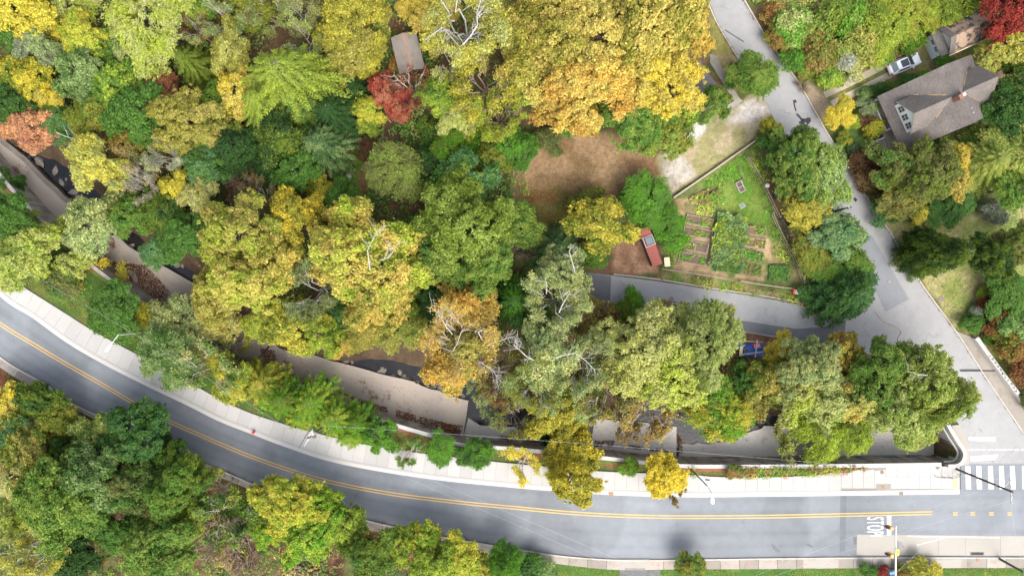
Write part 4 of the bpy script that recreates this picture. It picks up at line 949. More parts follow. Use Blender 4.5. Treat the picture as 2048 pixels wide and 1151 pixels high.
for r_ in [
 (485,470,74,'BL','khaki','lime','big amber crown left of the golden ones above the creek',dict(h=13)),
 (480,555,76,'BL','gold','lime','big pinkish gold tree leaning over the creek walkway',dict(h=13)),
 (592,432,50,'BM','yellow','olive','bright yellow tree between the amber and golden crowns',dict(h=11)),
 (550,520,60,'BM','gold','olive','orange amber tree in the middle of the golden group',dict(h=12)),
 (430,590,50,'BM','khaki','olive','pinkish khaki tree over the walkway left of the big pinkish gold one',dict(h=10)),
 (440,640,44,'BM','pale','khaki','pale khaki tree over the walkway above the graffiti',dict(h=8)),
 (738,505,98,'BL','gold','lime','largest golden crown in the centre of the creek wood',dict(h=15.5,bark='palebark')),
 (760,590,70,'BL','gold','moss','lower golden crown with orange edges above the creek',dict(h=13)),
 (690,455,44,'BM','khaki','orange','khaki tree touching the largest golden crown',dict(h=10)),
 (668,412,40,'BM','green','mid','green tree above the largest golden crown'),
 (690,520,50,'BM','gold','khaki','left part of the golden crowns, pale yellow tree',dict(h=12)),
 (632,575,54,'SL','drab','sage','grey green open tree left of the golden crown',dict(h=11)),
 (590,650,54,'BM','lemon','moss','lemon green tree above the concrete walkway'),
 (530,640,40,'BM','olive','lime','olive lime tree at the bend of the concrete walkway'),
 (640,670,42,'BM','moss','lime','moss lime tree at the start of the open water'),
 (690,622,38,'BM','deep','mid','dark green tree hidden under the golden crown'),
 (740,648,44,'FM','olive','khaki','olive feathery tree over the open water'),
 (800,625,40,'BM','dark','moss','dark green tree right of the golden crown base'),
 (800,660,44,'FM','fuzz','khaki','fuzzy green tree hanging over the open water'),
 (690,690,24,'SH','orange','olive','small orange bush at the edge of the open water'),
 (925,450,92,'BL','moss','fuzz','very big green crown in the centre of the picture',dict(h=14)),
 (880,510,60,'BL','fuzz','mid','green lower left part tree of the central green group',dict(h=12)),
 (965,520,60,'BL','fuzz','green','green lower right tree of the central green group',dict(h=12)),
 (1040,450,44,'BM','green','fuzz','green tree with grey twigs right of the central green crown'),
 (1050,490,34,'TW','silver','drab','grey bare branched bush beside the brown gap'),
 (870,600,40,'BM','dark','deep','dark tree in the gap below the central green crown'),
 (930,610,52,'BM','orange','amber','orange tree top above the dead white branches',dict(h=9)),
 (925,680,72,'DL','orange','amber','orange tree with many dead white branches by the creek',dict(h=12)),
 (905,730,52,'BM','amber','orange','amber tree at the water below the dead branches',dict(h=10)),
 (945,700,50,'BM','amber','khaki','khaki orange tree right of the creek pool',dict(h=10)),
 (990,690,40,'DL','tan','brown','almost bare tree with white twigs right of the orange one',dict(h=9)),
 (1000,740,46,'SM','olive','brown','brownish thin tree over the creek right of the orange tree'),
 (1030,600,48,'CF','bright','conif','bright green fir like tree right of the orange tree'),
 (1075,640,42,'FM','conif','green','dark feathery tree below the bright fir like one'),
 (985,800,40,'SM','sage','drab','thin sage tree over the creek beside the end of the walkway',dict(h=8)),
 (1030,835,36,'SM','drab','olive','thin drab tree over the channel below the walkway end',dict(h=7)),
 (1000,775,36,'SM','tan','brown','thin brown tree over the dark creek beyond the walkway',dict(h=8)),
 (960,775,28,'SM','pale','sage','thin pale tree at the walkway end',dict(h=8)),
 (1115,500,50,'CF','conif','sage','dark feathery conifer above the pale grey tree'),
 (1125,545,50,'BM','pale','sage','pale sage tree with white branches at the alley end',dict(h=11,bark='palebark')),
 (1110,600,56,'SL','pale','sage','lower pale sage open tree with white limbs at the alley end',dict(h=13)),
 (1140,620,44,'BM','sage','pale','sage tree between the alley end and the brown tree'),
 (1195,650,48,'BM','olive','brown','olive brown tree below the dark end of the alley'),
 (1262,618,32,'SH','bright','moss','bright green bush at the edge of the alley'),
 (1240,650,30,'SH','moss','rust','moss green bush left of the big lime tree'),
 (1285,700,82,'BL','palelime','pale','big pale lime tree in the lower middle',dict(h=14)),
 (1345,735,76,'BL','palelime','lime','pale lime tree below the big lime one',dict(h=13)),
 (1410,690,74,'FL','pale','fuzz','pale feathery tree overhanging the alley',dict(h=13)),
 (1350,660,50,'FM','fuzz','pink','thin feathery tree top above the alley verge',dict(h=8)),
 (1438,652,36,'FM','palelime','sage','pale tree right of the feathery one over the dark strip',dict(h=9)),
 (1100,715,62,'BM','pale','sage','sage tree with white limbs left of the big lime trees',dict(h=12,bark='palebark')),
 (1160,730,56,'SL','pale','sage','open sage tree with bare white limbs over the creek',dict(h=13)),
 (1070,770,52,'SL','sage','olive','grey green open tree with long white branches',dict(h=13)),
 (1110,820,56,'BM','olive','lemon','olive tree hanging over the creek wall',dict(h=10)),
 (1160,800,44,'FM','sage','palelime','pale sage feathery tree over the creek wall'),
 (1140,900,58,'BM','yellow','olive','yellow olive tree hanging over the pavement',dict(h=9,ry=50)),
 (1148,965,42,'BM','yellow','olive','yellow tip tree reaching over the road centre line',dict(h=8)),
 (1096,895,26,'SH','bright','dark','bright green bush on the wall left of the yellow olive tree'),
 (1046,928,34,'SM','yellow','lemon','thin yellow tree over the pavement left of the big yellow one',dict(h=4)),
 (1220,790,50,'SM','khaki','drab','khaki thin tree over the dark water'),
 (1300,820,60,'SM','khaki','tan','thin twiggy tree over the pale channel floor',dict(h=9)),
 (1250,830,40,'SM','drab','tan','drab thin tree at the water edge of the channel'),
 (1440,825,56,'FM','bright','lemon','bright yellow green feathery tree beside the dark pool',dict(h=9)),
 (1430,790,42,'BM','moss','bright','moss green tree above the bright feathery one'),
 (1500,756,34,'BM','green','dark','green tree under the heap of junk'),
 (1560,700,29,'BM','lemon','yellow','lemon yellow tree right of the heap of junk'),
 (1535,770,42,'BM','amber','moss','amber and green tree left of the pale green crown'),
 (1510,800,36,'SH','brown','olive','brown bush at the foot of the amber and green tree'),
 (1630,740,66,'BL','pale','sage','pale green crown in the lower right tree row',dict(h=12)),
 (1590,790,46,'BM','pale','lime','pale lime tree at the left foot of the pale green crown',dict(h=9)),
 (1684,705,40,'BM','lemon','tan','golden beige tree next to the street junction',dict(h=8)),
 (1660,790,54,'BM','pale','fuzz','pale fuzzy tree in the lower right row'),
 (1715,800,44,'BM','gold','palelime','golden patch tree between the two pale green crowns',dict(h=10)),
 (1640,865,56,'FM','lime','moss','lime feathery tree hanging to the wall in the lower right',dict(h=7)),
 (1590,860,46,'SM','lime','drab','lime twiggy tree over the channel floor',dict(h=6)),
 (1710,855,46,'FM','moss','lime','moss feathery tree near the deep end of the channel',dict(h=7)),
 (1770,750,62,'BL','green','fuzz','green tree next to the road junction by the bridge',dict(h=12)),
 (1845,760,70,'BL','fuzz','palelime','big green tree overhanging the bridge parapet',dict(h=13)),
 (1892,800,50,'FM','palelime','fuzz','thin pale green tree reaching over the side road',dict(h=12)),
 (1800,820,60,'BL','fuzz','pale','lower green tree above the deep end of the channel',dict(h=12)),
 (1840,855,44,'BM','fuzz','palelime','smallest green tree beside the deep pit',dict(h=9)),
 # left part of the creek, between walkway and pavement
 (85,485,74,'BL','pale','lime','big pale green tree at the left edge above the pavement',dict(h=12)),
 (190,450,62,'BM','pale','sage','pale sage tree covering the creek walkway',dict(h=11)),
 (30,520,50,'BM','palelime','fuzz','pale fuzzy tree nearest the left edge of the pavement'),
 (20,430,46,'BM','green','mid','green tree at the left edge below the walkway'),
 (16,370,30,'BM','dark','green','dark tree beside the walkway at the left edge'),
 (54,420,24,'SH','yellow','olive','yellow leaved bush by the walkway at the left edge'),
 (8,480,24,'SH','orange','green','orange bush at the very left edge above the pavement'),
 (262,428,44,'BM','green','moss','green tree on the bank right of the pale sage tree'),
 (330,430,40,'BM','moss','dark','dark moss green tree on the bank below the yellow one'),
 (372,470,46,'BM','green','mid','green tree between the two dark pools'),
 (325,500,38,'BM','blue','green','blue green tree beside the dark pool'),
 (415,440,34,'BM','dark','green','dark green tree left of the big amber crown'),
 (216,568,50,'SM','yellow','lemon','small bright yellow open tree on the leafy bank',dict(h=5,bark='twig')),
 (226,622,50,'BM','mid','green','round green tree below the small yellow tree',dict(h=5.5)),
 (120,560,34,'SH','mid','drab','drab green shrub above the left lawn'),
 (292,630,22,'SH','yellow','moss','small yellow shrub behind the round green tree'),
 (352,655,56,'BM','pale','sage','pale sage tree above the pavement left of centre',dict(h=9)),
 (335,715,54,'FM','sage','mid','thin sage feathery tree hanging over the pavement',dict(h=7)),
 (415,680,50,'SM','sage','drab','thin drab tree in front of the graffiti wall'),
 (420,735,50,'SM','pale','green','thin pale green tree overhanging the pavement edge',dict(h=6)),
 (470,690,36,'SM','drab','olive','drab olive tree over the walkway bend'),
 (462,755,44,'BM','lemon','moss','yellow green tree at the left end of the feathery hedge',dict(h=5)),
 (520,770,46,'HG','moss','lemon','first hedge tree from the left, moss and lemon',dict(h=4.5)),
 (565,800,44,'HG','bright','moss','second hedge tree, bright green feathery',dict(h=4.5)),
 (622,805,46,'HG','bright','lime','third hedge tree, bright with lime tips',dict(h=4.5)),
 (668,838,44,'HG','lime','bright','fourth hedge tree beside the utility pole',dict(h=4.5)),
 (712,846,38,'HG','bright','moss','fifth hedge tree, bright green beside the wall',dict(h=4)),
 (540,800,34,'HG','lime','bright','front hedge tree at the pavement edge, left half',dict(h=3)),
 (600,832,34,'HG','bright','lemon','front hedge tree at the pavement edge, middle',dict(h=3)),
 (500,745,34,'HG','lemon','bright','rear hedge tree next to the walkway bend',dict(h=3.5)),
 (640,790,30,'HG','bright','moss','rear hedge tree close to the creek wall',dict(h=3.5)),
 (700,872,30,'HG','bright','lime','small hedge tree over the pavement near the hedge end',dict(h=3)),
 (758,872,34,'BM','bright','dark','dark leaved bush at the right end of the feathery hedge',dict(h=3.5)),
 (820,905,26,'SM','moss','green','thin low bush on the pavement edge right of the hedge',dict(h=2)),
 (880,898,28,'FM','mid','bright','dark green feathery tree bush against the wall coping',dict(h=2.5)),
 (955,906,28,'FM','dark','bright','second dark green feathery tree bush against the wall coping further right',dict(h=2.5)),
 (925,912,18,'SH','green','mid','little green bush between the two dark ones at the coping'),
 (1328,950,39,'BM','yellow','yellow','round bright yellow tree on the pavement',dict(h=6)),
 (1370,945,22,'BM','lemon','olive','olive yellow half of the round yellow tree',dict(h=5)),
 (1352,985,18,'SM','olive','rust','sparse twigs below the round yellow tree',dict(h=3)),
 (1258,934,18,'SH','bright','moss','low green shrub between wall and pavement left of the round yellow tree'),
 (1440,938,16,'SH','tan','rust','low rusty shrub in the planting strip',),
 (1470,944,16,'SH','green','tan','low green shrub in the planting strip right of the rusty one'),
 ]: plant(*r_[:7], GC, **(r_[7] if len(r_) > 7 else {}))
GB = 'trees below the main road'
for r_ in [
 (10,800,36,'BM','yellow','amber','amber yellow tree at the left edge below the road'),
 (20,835,34,'BM','gold','moss','gold and green tree just below the amber one at the left edge'),
 (75,800,40,'BM','moss','dark','moss green tree below the road kerb at the left'),
 (110,840,38,'BM','olive','moss','olive tree between the kerb and the dark green group'),
 (35,872,40,'BM','green','blue','bluish green tree at the left edge under the gold one'),
 (55,905,52,'BM','khaki','moss','khaki green tree with a golden top at the lower left'),
 (45,955,50,'BM','pale','khaki','pale olive tree at the lower left edge'),
 (130,900,36,'BM','dark','moss','dark tree right of the khaki one'),
 (190,870,44,'BM','palelime','mid','small tree with a pale top next to the kerb'),
 (265,878,66,'BL','mid','conif','large dark green tree touching the road at the lower left',dict(h=11)),
 (330,905,36,'BM','dark','mid','dark green tree at the kerb right of the large one'),
 (120,1000,84,'BL','green','fuzz','very large green tree in the lower left corner area',dict(h=14)),
 (200,955,64,'BL','mid','sage','large mid green tree above the very large one',dict(h=13)),
 (260,970,48,'BM','drab','mid','greyish tree in the middle of the dark green group',dict(h=12)),
 (340,975,64,'BL','green','moss','large green tree right of the greyish one',dict(h=12)),
 (375,950,34,'BM','lime','green','lime topped tree at the right of the dark green group'),
 (230,1060,44,'BM','green','mid','green tree below the large ones at the lower left'),
 (320,1085,66,'BL','fuzz','green','lime green tree at the bottom edge left',dict(h=12)),
 (372,1040,40,'BM','olive','lime','olive tree between the lime one and the sparse ones'),
 (80,1100,54,'SL','lemon','palelime','open tree with pale limbs and yellow leaves at the bottom left',dict(h=11)),
 (20,1040,34,'BM','pale','lime','pale lime tree at the lower left edge'),
 (20,1110,44,'SL','palelime','drab','thin pale tree in the bottom left corner',dict(h=10)),
 (150,1120,46,'BM','dark','deep','deep green tree at the bottom edge between open tree and lime one'),
 (190,1100,30,'SM','olive','dark','thin dark tree beside the deep green bottom tree'),
 (430,985,48,'SM','fuzz','olive','thin olive tree below the kerb right of the green group'),
 (460,1030,50,'SM','fuzz','dark','thin green tree above the bare brown thicket'),
 (430,1085,52,'TW','drab','tan','large bare thicket with pale branches at the bottom'),
 (480,1110,44,'TW','brown','tan','brown bare thicket left of the wood heap'),
 (505,1010,36,'BM','moss','green','moss green tree left of the lime tree at the kerb'),
 (580,1010,64,'BL','lime','lemon','lemon lime tree leaning to the road at the bottom',dict(h=10)),
 (620,1060,58,'BL','bright','lime','bright green tree below the lemon lime one',dict(h=9)),
 (640,1000,36,'BM','lime','bright','lime tree top nearest the road kerb at the bottom',dict(h=8)),
 (690,1055,40,'BM','lime','moss','moss lime tree right of the bright green one'),
 (530,1060,30,'BM','lime','bright','small lime tree left of the bright green one'),
 (745,1105,50,'BM','moss','mid','olive tree at the bottom edge right of the wood heap'),
 (800,1090,36,'BM','lime','moss','moss lime tree near the kerb at the bottom'),
 (850,1080,34,'BM','bright','lemon','bright tree nearest the kerb at the bottom'),
 (870,1125,46,'BM','lime','moss','lemon green tree at the bottom edge'),
 (925,1110,40,'BM','lime','lemon','lime tree at the bottom edge beside the lemon green one'),
 (960,1135,34,'BM','lemon','moss','khaki yellow tree at the bottom edge'),
 (1010,1132,38,'FM','bright','mid','bright green tree at the bottom edge left of the grass'),
 (1050,1140,30,'SH','mid','dark','dark green bush at the bottom edge left of the grass'),
 (1092,1140,22,'SH','green','sage','small green bush in front of the mown grass'),
 (1382,1138,30,'BM','olive','green','olive bush tree beside the dark driveway at the bottom',dict(h=4)),
 (1740,1143,16,'SH','green','mid','green shrub at the foot of the signal mast'),
 (1768,1146,14,'SH','wine','red','small crimson shrub at the bottom edge'),
 (1852,1144,30,'SH','lemon','olive','yellow speckled shrub at the bottom right',dict(h=2.2)),
 (1800,1146,18,'SH','moss','rust','mossy shrub right of the crimson one'),
 ]: plant(*r_[:7], GB, **(r_[7] if len(r_) > 7 else {}))
GH = 'trees and shrubs around the house and garden'
for r_ in [
 (1600,318,66,'BL','mid','fuzz','green tree between the garden fence and the side road',dict(h=10)),
 (1640,340,56,'BM','fuzz','sage','sage green tree leaning over the side road',dict(h=9)),
 (1560,295,38,'BM','dark','mid','dark green tree at the upper corner of the garden'),
 (1542,262,24,'BM','yellow','moss','small yellow tree at the end of the lane parking',dict(h=3.5)),
 (1612,408,44,'BM','olive','lemon','olive yellow tree outside the garden fence',dict(h=7)),
 (1585,395,26,'SM','tan','moss','thin brown bush beside the black barrel'),
 (1604,455,34,'TW','drab','tan','bare twiggy bush outside the long garden fence'),
 (1680,472,46,'BM','blue','sage','bluish green tree beside the side road',dict(h=6)),
 (1634,500,50,'FM','moss','olive','olive green yew outside the garden fence',dict(h=4)),
 (1682,530,50,'FM','moss','green','moss green yew between garden and dark conifer',dict(h=4)),
 (1710,585,62,'CO','conif','mid','rounded dark green conifer at the road junction',dict(h=8)),
 (1622,590,22,'SH','green','conif','dark spiky bush behind the garden corner'),
 (1682,228,30,'BM','lemon','yellow','yellow garden tree at the corner of the drive',dict(h=4)),
 (1752,254,20,'BA','lemon','lime','clipped round yellow green shrub by the porch'),
 (1709,296,13,'BA','blue','grey','small round grey green bush by the side road'),
 (1738,212,20,'SH','sage','grey','sage green shrub in front of the porch'),
 (1733,238,16,'SH','maroon','brown','dark maroon shrub between the sage and the clipped one'),
 (1708,245,15,'SH','lime','green','small lime shrub on the front lawn'),
 (1690,278,15,'SH','mid','lemon','green and yellow shrub at the side road kerb'),
 (1731,335,26,'SH','maroon','brown','maroon shrub in the planting below the front lawn',dict(ry=34)),
 (1740,368,20,'SH','maroon','drab','second maroon shrub close to the kerb'),
 (1795,335,50,'BM','drab','green','grey green tree below the front steps',dict(h=7)),
 (1850,340,60,'BL','drab','moss','large olive grey tree below the house',dict(h=9)),
 (1812,385,48,'BM','olive','drab','olive tree beside the road below the large grey one',dict(h=6)),
 (1868,302,30,'BM','mid','drab','green tree against the lower eaves of the house'),
 (1910,318,28,'BM','gold','yellow','upper small golden tree below the house',dict(h=6)),
 (1912,362,30,'BM','gold','khaki','lower small golden tree below the house',dict(h=6)),
 (1770,428,26,'SH','mid','blue','low green shrub at the kerb right of the side road'),
 (1850,424,24,'SH','lemon','moss','yellow green shrub on the lawn edge'),
 (1895,418,36,'FM','mid','dark','dark green bush right of the yellow green shrub',dict(h=3)),
 (1925,405,24,'SH','blue','green','blue green bush at the top of the long lawn'),
 (1993,424,24,'BA','grey','silver','spiky silver green shrub on the right lawn'),
 (1990,547,22,'TW','silver','pink','pale flowering twiggy shrub on the right lawn'),
 (1900,505,40,'CK','deep','moss','tall dark evergreen leaning right on the lawn',dict(h=13)),
 (1880,500,42,'CO','deep','dark','dark evergreen mound at the foot of the tall one',dict(h=6)),
 (1985,512,42,'BL','deep','moss','dark evergreen right part tree beside the lawn',dict(h=9)),
 (2030,490,40,'BM','moss','drab','moss green tree at the right edge above the dark evergreens'),
 (1985,320,60,'CF','fuzz','palelime','light willow like tree at the right',dict(h=8)),
 (2030,300,50,'FM','palelime','fuzz','pale willow like tree at the right edge',dict(h=8)),
 (2020,225,50,'BM','dark','mid','dark green tree right of the house',dict(h=8)),
 (2040,160,40,'BM','moss','deep','moss tree at the right edge above the dark one'),
 (1962,275,26,'BM','mid','olive','green tree at the lower right corner of the house'),
 (2030,375,40,'BM','fuzz','green','green tree at the right edge below the willow like ones'),
 (2022,28,50,'BM','wine','red','crimson tree in the top right corner',dict(h=9)),
 (2014,68,26,'BM','red','wine','red tree touching the garage roof',dict(h=7)),
 (2036,90,42,'BM','palelime','lemon','pale yellow tree at the right edge under the crimson one',dict(h=8)),
 (1990,112,30,'BM','palelime','khaki','pale khaki tree behind the garage'),
 (1893,120,20,'SH','bright','green','bright green bush at the garage corner'),
 (1850,152,15,'SH','lemon','bright','lime yellow bush beside the house gable'),
 (1824,164,17,'SH','mid','green','dark green bush between the car and the house'),
 (1790,174,18,'SH','mid','moss','green hedge bush along the drive next to the bins'),
 (1760,180,17,'SH','mid','dark','green hedge bush in the middle of the drive edge'),
 (1735,186,15,'SH','sage','mid','sage hedge bush at the street end of the drive'),
 (1975,608,17,'SH','maroon','rust','reddish brown shrub on the lower right lawn'),
 (1956,624,15,'BA','silver','blue','silvery spiky shrub beside the reddish brown one'),
 (1972,586,14,'SH','moss','lime','small moss shrub above the reddish brown one'),
 (2015,600,44,'BM','green','mid','green shrub tree at the right edge of the lower lawn',dict(h=4)),
 (2042,645,40,'BM','mid','sage','mid green shrub tree at the right edge above the parapet',dict(h=4)),
 (1946,648,20,'SH','mid','green','green shrub at the end of the white parapet'),
 (1996,640,28,'SH','dark','rust','dark green shrub behind the white parapet'),
 (2030,690,34,'SH','rust','moss','rusty brown shrub behind the white parapet'),
 (2054,735,30,'SH','brown','rust','brown shrub below the rusty one at the right edge'),
 (1984,672,15,'SH','mid','bright','bright shrub close behind the parapet end'),
 (2064,795,20,'SH','mid','brown','green brown shrub at the right edge behind the parapet'),
 (1550,25,22,'SH','amber','rust','amber bush beside the side road at the top'),
 (1592,112,30,'SH','bright','green','bright green bush in the thicket nearest the side road'),
 (1590,50,38,'SH','bright','pale','bright green mound in the upper thicket'),
 (1566,66,28,'SH','olive','tan','olive and tan bush in the upper thicket'),
 (1650,40,40,'SH','fuzz','moss','olive green mound at the top of the thicket'),
 (1640,100,38,'SH','moss','tan','moss coloured bush in the middle of the thicket'),
 (1700,30,38,'SH','bright','fuzz','bright mound at the top edge of the thicket'),
 (1715,85,40,'SH','fuzz','khaki','khaki streaked bush left of the big thicket mound'),
 (1770,60,52,'FM','moss','lime','big moss lime mound of vines left of the garage',dict(h=4)),
 (1820,30,46,'FM','olive','lime','olive lime mound of vines at the top edge',dict(h=4)),
 (1880,20,40,'FM','lime','moss','lime mound of vines above the garage',dict(h=4)),
 (1930,14,34,'SH','moss','lime','moss bush at the top edge left of the crimson tree'),
 (1760,104,26,'SH','bright','sage','bright sage bush just above the car'),
 (1700,128,30,'SH','palelime','silver','pale flowering bush along the drive'),
 (1662,148,28,'SH','green','lime','green bush beside the drive near the kerb'),
 (1618,136,20,'SH','green','olive','green bush at the kerb above the drive mouth'),
 (1608,170,14,'TW','tan','brown','brown bare bush at the drive mouth'),
 (1826,76,28,'SH','bright','moss','bright green bush in front of the garage door'),
 ]: plant(*r_[:7], GH, **(r_[7] if len(r_) > 7 else {}))
# ---------------------------------------------------------------- ground cover, undergrowth, fallen leaves
def stuff_obj(name, V, F, C, label, cat='plants'):
    m = mesh_np(name, V, F, M['plants']); put_attr(m, 'Col', C); o = bpy.data.objects.new(name, m); link(o)
    return tag(o, label, cat, None, 'stuff')
def pts_in(poly_w, n, rg):
    a = np.array(poly_w); lo, hi = a.min(0), a.max(0); out = np.zeros((0, 2))
    while len(out) < n:
        q = rg.uniform(lo, hi, (n * 2, 2)); q = q[inpoly(q[:, 0], q[:, 1], poly_w)]
        out = np.vstack([out, q])
    return out[:n]
def mounds(polys, dens, hmax, per, ls, cols, seed, avoid=None, rmul=1.0, wid=.6):
    rg = np.random.default_rng(seed); allV = []; allF = []; allC = []; b = 0
    for poly in polys:
        pw = wpoly(poly); a = np.array(pw); area = abs(sum(a[i-1][0]*a[i][1] - a[i][0]*a[i-1][1] for i in range(len(a)))) / 2
        n = int(area * dens)
        if n < 1: continue
        q = pts_in(pw, n, rg); keep = vnoise(q[:, 0], q[:, 1], .22, 3) > .36
        q = q[keep]
        if avoid: 
            for av in avoid: q = q[~inpoly(q[:, 0], q[:, 1], av)]
        n = len(q); gz = hgt(q[:, 0], q[:, 1]); hh = hmax * (.25 + .9 * vnoise(q[:, 0], q[:, 1], .35, 2)) * rg.uniform(.6, 1.2, n); rr = (.3 + .35 * rg.random(n)) * rmul
        ci = np.repeat(np.arange(n), per); d = unit(rg.normal(size=(n * per, 3))); d[:, 2] = np.abs(d[:, 2])
        Pt = np.stack([q[ci, 0] + d[:, 0]*rr[ci], q[ci, 1] + d[:, 1]*rr[ci], gz[ci] + hh[ci]*(.35 + .65*d[:, 2])], 1)
        N = unit(d*.8 + np.array([0, 0, .8]) + rg.normal(size=d.shape)*.4); V, F = leaves(Pt, N, ls*rg.uniform(.6, 1.3, len(Pt)), wid, rg)
        pal = np.array([np.array(lin(PC[c])) * KL for c in cols]); kn = vnoise(q[:, 0]+50, q[:, 1], .3, 3); kn = np.clip((kn - .25) / .5 * len(cols) + rg.normal(size=n)*.7, 0, len(cols) - 1).astype(int)
        C = pal[kn][ci] * rg.uniform(.75, 1.25, (len(ci), 1)); C = np.repeat(C, 4, 0)
        allV.append(V); allF.append(F + b); allC.append(C); b += len(V)
    return np.vstack(allV), np.vstack(allF), np.vstack(allC)
WD = [(-60,-40),(1040,-40),(1040,270),(1060,460),(1000,600),(1000,700),(860,680),(640,660),(500,590),(400,490),(310,440),(240,370),(165,290),(0,215),(-60,200)]
hole = [wpoly([(660,310),(700,285),(740,300),(745,385),(700,390),(660,375)])]
stuff_obj('undergrowth', *mounds([WD], 1.0, 2.6, 22, .32, ['brown','moss','mid','drab','green','drab'], 1, hole, rmul=1.4), 'weedy brown and green undergrowth filling the gaps of the upper wood')
stuff_obj('undergrowth', *mounds([[(-60,745),(0,740),(90,792),(200,850),(350,930),(512,992),(600,1028),(712,1062),(845,1096),(1060,1130),(1060,1200),(-60,1200)]], 2.2, 1.5, 18, .25, ['brown','drab','moss','mid','dark','olive'], 2), 'weedy undergrowth on the slope below the main road')
stuff_obj('thicket', *mounds([[(1495,-20),(2080,-20),(2080,20),(1960,60),(1880,60),(1850,80),(1840,108),(1790,112),(1650,178),(1615,160),(1560,90)]], 1.7, 1.9, 26, .30, ['tan','moss','bright','fuzz','khaki','lime','green'], 3, rmul=1.2), 'overgrown thicket of vines and weeds on the slope above the drive')
stuff_obj('undergrowth', *mounds([[(1700,290),(1770,280),(1850,300),(1880,270),(2000,230),(2080,200),(2080,360),(2000,360),(1930,400),(1900,430),(1790,450),(1755,430),(1728,380)]], 1.5, 1.0, 20, .26, ['drab','moss','mid','green','olive','tan'], 4), 'mixed weeds and groundcover between the house and the long lawn')
stuff_obj('undergrowth', *mounds([[(1925,645),(1960,590),(2080,560),(2100,850),(2075,815),(1960,660)]], 1.8, 1.1, 22, .26, ['rust','brown','moss','mid','tan','green'], 5), 'brown and green weeds behind the right bridge parapet')
stuff_obj('undergrowth', *mounds([[(1000,705),(1180,725),(1300,640),(1490,690),(1700,705),(1780,735),(1800,775),(1560,770),(1180,755)],[(1000,722),(1180,758),(1420,772),(1700,778),(1790,790),(1790,815),(1700,806),(1420,805),(1180,795),(990,765)],[(400,490),(500,575),(570,640),(560,668),(480,615),(385,520)],[(600,650),(860,675),(990,715),(980,740),(870,705),(760,685),(640,690)],[(90,245),(165,290),(240,370),(320,445),(300,462),(215,400),(140,310),(80,270)],[(1235,612),(1290,620),(1280,660),(1200,700),(1150,690),(1180,625)]], 1.6, 1.1, 20, .26, ['brown','moss','olive','mid','drab','tan'], 6), 'weeds on the bank between the alley and the creek')
stuff_obj('undergrowth', *mounds([[(1530,290),(1650,290),(1710,480),(1730,600),(1640,612),(1632,560),(1592,490),(1560,436),(1520,350)]], 1.6, .9, 20, .24, ['brown','moss','mid','dark','drab'], 7), 'shady weeds outside the garden fence')
stuff_obj('undergrowth', *mounds([[(0,455),(130,540),(230,590),(300,640),(400,710),(460,750),(540,775),(640,800),(740,850),(870,892),(1060,915),(1220,930),(1220,938),(1000,920),(800,896),(640,862),(512,826),(400,770),(300,710),(200,650),(120,600),(60,560),(0,520)]], .7, .8, 14, .22, ['moss','green','bright','brown','drab'], 8), 'low weeds on the bank between pavement and creek wall')
stuff_obj('planting_strip', *mounds([[(1380,934),(1750,932),(1720,939),(1640,946),(1536,951),(1383,948)]], 11, 1.3, 20, .2, ['moss','bright','tan','green','rust','olive'], 9), 'narrow planting strip of weeds between the white wall and the pavement')
stuff_obj('verge_weeds', *mounds([[(1325,546),(1450,566),(1590,590),(1645,615),(1640,622),(1536,592),(1470,583),(1440,574),(1424,577),(1318,556)]], 6, .7, 14, .18, ['moss','green','tan','lime','olive'], 10), 'weedy verge between the garden fence and the alley')
stuff_obj('garden_weeds', *mounds([[(1330,420),(1350,400),(1362,450),(1350,530),(1325,535),(1335,480)],[(1395,380),(1510,290),(1530,350),(1500,330),(1440,375)],[(1510,320),(1535,370),(1550,430),(1545,440),(1520,395)],[(1545,450),(1575,500),(1575,530),(1545,500)],[(1400,400),(1448,385),(1440,432),(1390,430)],[(1335,440),(1355,445),(1350,520),(1330,520)],[(1528,440),(1560,450),(1575,500),(1545,480)],[(1440,440),(1432,530),(1424,530),(1432,440)]], 8, .6, 14, .17, ['bright','green','moss','lime'], 11), 'leafy weeds and herbs around the vegetable beds')
stuff_obj('grass', *mounds([[(1740,460),(1800,445),(1900,440),(1930,365),(2060,365),(2060,640),(1960,650),(1900,640),(1850,560)],[(1415,380),(1495,310),(1520,360),(1545,430),(1540,455),(1450,430)],[(0,540),(130,610),(270,690),(330,700),(200,600)],[(1060,1134),(2050,1136),(2050,1160),(1060,1160)],[(665,312),(720,290),(740,340),(720,385),(665,370)]], 7, .14, 12, .14, ['fuzz','moss','khaki','green'], 12, rmul=1.3, wid=.3), 'short rough grass on the lawns', 'grass')
